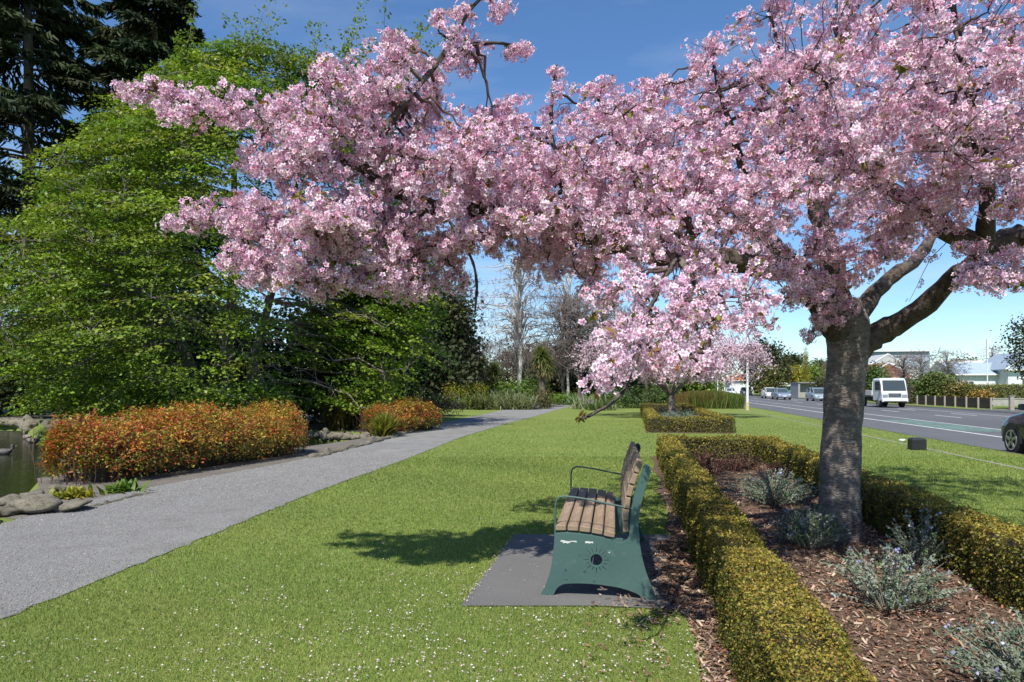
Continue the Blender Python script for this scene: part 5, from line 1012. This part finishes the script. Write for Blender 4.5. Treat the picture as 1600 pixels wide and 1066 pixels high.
tag(MB().loft([[(x*w_, y*w_, z) for x, y in ((-.35, -.5), (.35, -.5), (.35, .5), (-.35, .5))] for z, w_ in ((0, 1), (.42, 1), (.55, .7))]).build('yellow_load', plain('yellow_plastic', (.6, .42, .03), .5), None, bevel=.03, loc=Matrix.Rotation(TOW, 3, 'Z') @ Vector((-.3, -.7, 0)) + Vector(ST(s_, t_-.1, .85))), 'yellow load standing on the deck of the white truck', 'load')

# ------------------------------------------------------------------ across the road: fence, hedges, houses
froot = empty('timber_fence', ST(51.2, 24.0), -A10, 'low dark brown board fence with pale posts across the road', 'fence')
bw = .145; dbm = MB().box(-.012, .012, .004, bw-.006, .03, .74).build('board', plain('dark_stained_board', (.055, .042, .036), .85, var=.35, scale=3), None).data; bpy.data.objects.remove(bpy.data.objects['board'])
po_ = MB().box(-.05, .05, -.05, .05, -.1, .80).build('post', plain('pale_post', (.32, .28, .23), .85), None); pmh = po_.data; bpy.data.objects.remove(po_)
for k in range(84): link('board', dbm, froot, (0, k*bw, rng.normal()*.006))
for k in range(8): link('post', pmh, froot, (-.07, k*1.74, 0))
for z in (.2, .6): MB().box(.014, .06, 0, 12.2, z, z+.07).build('rail', plain('fence_rail', (.06, .045, .04), .85), froot)
g2 = empty('gate_post', ST(49.2, 24.2), -A10, 'pale square gate post at the end of the brown fence', 'post'); MB().box(-.12, .12, -.12, .12, -.05, .9).build('post', pmh.materials[0], g2, bevel=.01); MB().box(-.15, .15, -.15, .15, .9, .95).build('cap', M['concrete'], g2)
f2 = empty('timber_fence', ST(42.5, 24.3), -A10, 'dark brown fence end beneath the dark tree by the driveway', 'fence')
for k in range(22): link('board', dbm, f2, (0, k*bw, 0), None, (1, 1, 1.45))
for k in range(3): link('post', pmh, f2, (-.07, .1+k*1.4, 0), None, (1, 1, 1.35))
HG = [(.20, .23, .06), (.25, .26, .08), (.15, .19, .045)]
def bighedge(label, s0, t0, s1, t1, w_, h_, seed, cols=HG, n=9000): return lowhedge('clipped_hedge', label, ST(s0, t0), ST(s1, t1), w_, h_, cols, n, .12, seed, 'leaf')
def clipped(label, s0, t0, s1, t1, w_, h_, seed, cols):
    a, c = ST(s0, t0), ST(s1, t1); r = np.random.default_rng(seed); root = empty('clipped_hedge', (a+c)/2, 0, label, 'hedge'); o = (a+c)/2
    hedge_core([(a-o, c-o)], w_, h_).build('twig_core', M['core'], root); L = np.linalg.norm(c-a); d = (c-a)/L; s = np.cross(d, [0, 0, 1]); n = 9000
    u = r.random(n)*L; f = r.random(n)*(w_+2*h_); top = f < w_; x = np.where(top, f-w_/2, np.where(f < w_+h_, -w_/2, w_/2)); z = np.where(top, h_, np.where(f < w_+h_, f-w_, f-w_-h_))
    pos = a-o+d*u[:, None]+s*x[:, None]+np.array([0, 0, 1.])*z[:, None]+r.normal(size=(n, 3))*.05; lv = leaves(pos, np.where(top[:, None], np.array([[0, 0, 1.]]), s[None]*np.sign(x)[:, None]), .13, cols, None, '4', .22, .7, r)
    tag(obj('foliage', lv[0], lv[1], M['leaf'], root, lv[2]), kind='stuff')
clipped('pale green clipped hedge before the white house', 66.5, 28.5, 66.5, 39, 1.0, 1.65, 141, HG)
clipped('yellowish clipped hedge behind the truck deck', 66, 24.5, 74, 24.5, 1.0, 1.5, 142, [(.24, .24, .06), (.2, .2, .05)])
rw = empty('garden_wall', ST(61, 32), -A10, 'low pale concrete wall under the clipped hedge', 'wall'); MB().box(-3.5, 5, -.1, .1, -.05, .55).build('panel', M['concrete'], rw); MB().box(-3.55, 5.05, -.14, .14, .55, .61).build('coping', M['concrete'], rw)
r5 = np.random.default_rng(55)
def tree_at(name, label, px, ytop, wpx, d, n, size, cols, z0=.2, mat='leafdull', cat_='tree', k=14, tr=.15, seed=0, group=None):
    h_ = EYE+(HZ-ytop)/FPX*d; leafy(name, label, cat_, ((px-800)/FPX*d, d, 0), dome(wpx*d/FPX, h_, z0, k, r5), int(n*1.4), size*1.45, cols, tr, group, seed, mat)
tree_at('evergreen_tree', 'broad dark evergreen tree beside the road near the lamp post', 1196, 528, 62, 122, 9000, .33, DKB, 1.2, seed=151, k=24, tr=.4)
tree_at('round_shrub', 'olive rounded tree under the broad dark evergreen', 1203, 573, 42, 106, 4000, .22, [(.10, .11, .03), (.13, .13, .035)], .3, seed=152)
tree_at('yellow_tree', 'yellow flowering tree beside the slim column cypress', 1237, 575, 34, 126, 3000, .28, [(.35, .28, .03), (.17, .22, .03)], .6, 'leaf', seed=153)
tree_at('green_tree', 'fresh green tree behind the slim column cypress', 1270, 572, 36, 132, 3000, .28, [(.13, .2, .03), (.17, .23, .035)], .6, 'leaf', seed=154)
tree_at('gum_tree', 'far tall gum with sparse crown above the yellow tree', 1238, 556, 22, 190, 1500, .4, DKB, 6.5, seed=155, k=5)
tree_at('far_tree', 'hazy far tree crown behind the cypress tip', 1284, 563, 34, 190, 2500, .4, DKB, 2, seed=156)
hc = EYE+(HZ-545)/FPX*100; leafy('column_cypress', 'slim golden green column cypress across the road', 'tree', ((1259-800)/FPX*100, 100, 0), [(0, 0, z, .50*(1-z/hc)**.6+.12, .50*(1-z/hc)**.6+.12, .5) for z in np.linspace(.6, hc-.3, 14)], 9000, .085, [(.30, .29, .035), (.22, .23, .03)], .1, None, 157, 'leaf', shell=.25)
tree_at('bushy_shrub', 'small dark shrub at the foot of the grey carport', 1288, 596, 20, 90, 1500, .16, DKB, .1, seed=158, cat_='shrub', k=8, tr=.06)
tree_at('round_shrub', 'dense green rounded shrub behind the brown fence', 1459, 583, 44, 60, 4500, .14, [(.09, .13, .03), (.12, .15, .035)], .1, seed=161, cat_='shrub', tr=.08)
tree_at('round_shrub', 'smaller green and bronze shrub beside the dense rounded shrub', 1498, 597, 36, 58, 3000, .13, [(.12, .14, .03), (.17, .13, .04)], .1, seed=162, cat_='shrub', tr=.06)
tree_at('ivy_shrub', 'upright green shrub just past the truck cab', 1427, 598, 26, 62, 2500, .13, [(.13, .16, .05), (.10, .13, .04)], .1, seed=163, cat_='shrub', tr=.06)
tree_at('round_shrub', 'green shrub behind the truck headboard', 1366, 573, 34, 72, 3000, .16, [(.07, .12, .03), (.10, .15, .03)], .2, seed=164, cat_='shrub', tr=.08)
tree_at('autumn_shrub', 'orange tinted shrub behind the brown fence', 1533, 614, 18, 56, 1000, .12, [(.30, .18, .04), (.2, .18, .05)], .1, seed=165, cat_='shrub', k=6, tr=.04)
leafy('evergreen_tree', 'dense dark glossy tree above the fence end by the driveway', 'tree', (34.6, 45, 0), [(x, y, z+3.9, 1.25, 1.25, .95) for x, y, z in ((0, 0, 0), (1, 0, .9), (-.7, 0, .8), (.3, .3, 1.7), (1.6, 0, -.4), (-.5, .2, -.9), (.8, -.4, -1), (2.2, 0, .8), (1.2, .3, 1.9), (2.2, 0, -1))], 9000, .16, [(.022, .035, .012), (.04, .055, .016), (.06, .07, .02)], .2, None, 166, 'leafdull')
for k, (px, d, h_, w_, lab) in enumerate([(1412, 66, 4.6, 4.2, 'twiggy pinkish bare bush beside the truck'), (1440, 72, 5.4, 5, 'taller twiggy bare tree behind the rounded shrub'), (1480, 74, 5.4, 5, 'twiggy bare tree before the white house'), (1300, 110, 5.5, 5, 'twiggy brown bush beside the cherry trunk across the road'), (1550, 112, 8.0, 6, 'far bare tree above the white house roof')]):
    bare('bare_bush', lab, ((px-800)/FPX*d, d, 0), h_, w_, 170+k, 90, 900, False, .09, 'bark', 'greytwig', 'bare bushes across the road', thick=1.4)
tree_at('far_tree', 'far olive tree crown behind the white house', 1510, 560, 44, 125, 2500, .3, [(.07, .08, .03), (.1, .09, .035)], 1.5, seed=176)
M['weatherboard'] = ramp_mat('weatherboard', [(2, 3, .3, .7, (.62, .64, .64), (.70, .71, .70))], rough=.6, bump=0)
def house(name, label, px, d, w_, l_, hw_, hr, wallm, roofm, rz=-A10, wins=(), ridge='x'):
    root = empty(name, ((px-800)/FPX*d, d, 0), rz, label, 'building'); a, b = w_/2, l_/2
    MB().box(-a, a, -b, b, -.1, hw_).build('wall', wallm, root)
    if ridge == 'x':                                                        # ridge along local x, eaves face the viewer
        MB().prism([(-b-.4, hw_-.05), (b+.4, hw_-.05), (b+.4, hw_+.05), (0, hw_+hr), (-b-.4, hw_+.05)], 0, -a-.35, a+.35).build('roof', roofm, root)
    else:
        MB().prism([(hw_-.05, -a-.4), (hw_-.05, a+.4), (hw_+.05, a+.4), (hw_+hr, 0), (hw_+.05, -a-.4)], 1, -b-.35, b+.35).build('roof', roofm, root)
        MB().prism([(hw_, -a), (hw_, a), (hw_+hr*.9, 0)], 1, -b-.01, -b+.2).build('gable', wallm, root)
        for sx in (-1, 1): MB().loft([[(sx*(a+.42), y, hw_-.06), (sx*(a+.42), y, hw_+.12), (0, y, hw_+hr+.10), (0, y, hw_+hr-.1)] for y in (-b-.40, -b-.36)]).build('bargeboard', M['white'], root)
    MB().box(-a-.38, a+.38, -b-.45, -b-.40, hw_-.10, hw_+.05).build('gutter', M['white'], root)
    for (x0, x1, z0, z1) in wins:
        f = MB().box(x0-.06, x1+.06, -b-.04, -b+.02, z0-.06, z1+.06).build('window', M['white'], root); MB().box(x0, x1, -b-.055, -b-.03, z0, z1).build('pane', M['glass'], f)
        MB().box((x0+x1)/2-.02, (x0+x1)/2+.02, -b-.07, -b-.05, z0, z1).build('mullion', M['white'], f)
    return root
roofc = lambda n_, c: plain(n_, c, .55, .1, .08, 2.)
house('white_house', 'white weatherboard house with pale blue metal roof behind the clipped hedge', 1530, 76, 7.0, 6, 2.85, 1.35, M['weatherboard'], roofc('pale_blue_roof', (.36, .45, .53)), wins=((-2.9, -1.9, .9, 2.1), (.6, 1.5, 1.2, 2.2), (1.8, 2.7, 1.2, 2.2)))
house('gabled_house', 'white gabled house wing beside the dark glossy tree', 1585, 74, 4.6, 7, 3.3, 1.9, M['weatherboard'], roofc('blue_grey_roof', (.30, .36, .42)), wins=((-1.0, .6, 1.0, 2.4),), ridge='y')
house('grey_hall', 'large blue grey hall with flat roof line behind the bare trees', 1388, 135, 9.5, 14, 8.2, .35, plain('blue_grey_cladding', (.28, .34, .40), .7), roofc('hall_roof', (.26, .30, .35)))
house('grey_roof_house', 'house with wide light grey gable roof behind the truck', 1368, 98, 8.5, 9, 3.0, 3.0, M['weatherboard'], roofc('light_grey_roof', (.46, .46, .44)), ridge='y')
house('red_roof_house', 'house with rust red roof behind the truck', 1372, 88, 5.6, 7, 2.6, 1.9, plain('brick_wall', (.3, .16, .11), .9), roofc('rust_red_roof', (.30, .115, .07)), ridge='y')
house('pale_roof_house', 'house with pale cream roof beyond the white house', 1508, 104, 7, 8, 3.6, 1.9, M['weatherboard'], roofc('cream_roof', (.55, .54, .49)))
house('orange_roof_house', 'distant house with bright orange tiled roof past the lamp post', 1154, 155, 5, 8, 2.9, 1.6, M['weatherboard'], roofc('orange_roof', (.55, .17, .04)), ridge='y')
house('pink_roof_house', 'distant house with dull pink roof behind the yellow tree', 1224, 135, 6, 7, 3.2, 1.9, M['weatherboard'], roofc('dull_pink_roof', (.32, .21, .18)), ridge='y')
house('green_shed', 'small green shed beside the road past the sedan', 1221, 118, 2.4, 3, 1.7, .5, plain('green_shed_paint', (.05, .2, .13), .7), roofc('shed_roof', (.2, .22, .22)), ridge='y')
cp_ = empty('grey_shed', ((1266-800)/FPX*97, 97, 0), -A10, 'grey flat roofed shed behind the column cypress', 'shed')
MB().box(-2.2, 2.2, -2.5, 2.5, 2.0, 2.15).build('roof', plain('carport_grey', (.22, .22, .23), .7), cp_); MB().box(-2.15, -1.9, -2.4, 2.4, 0, 2.0).build('side_wall', plain('carport_wall', (.3, .3, .31), .8), cp_); MB().box(-1.9, 2.1, -1.6, -1.4, 0, 2.0).build('rear_wall', M['concrete'], cp_)
for x in (.2, 2.05): MB().box(x-.06, x+.06, -2.4, -2.28, 0, 2.0).build('post', M['white'], cp_)
pf = empty('picket_fence', ((1283-800)/FPX*92, 92, 0), -A10, 'low white fence beneath the column cypress', 'fence')
for k in range(12): MB().box(-1.8+k*.3, -1.62+k*.3, -.03, .03, .05, 1.1).build('board', M['white'], pf)
MB().box(-1.85, 1.85, .03, .07, .4, .5).build('rail', M['white'], pf)
print('all ok')
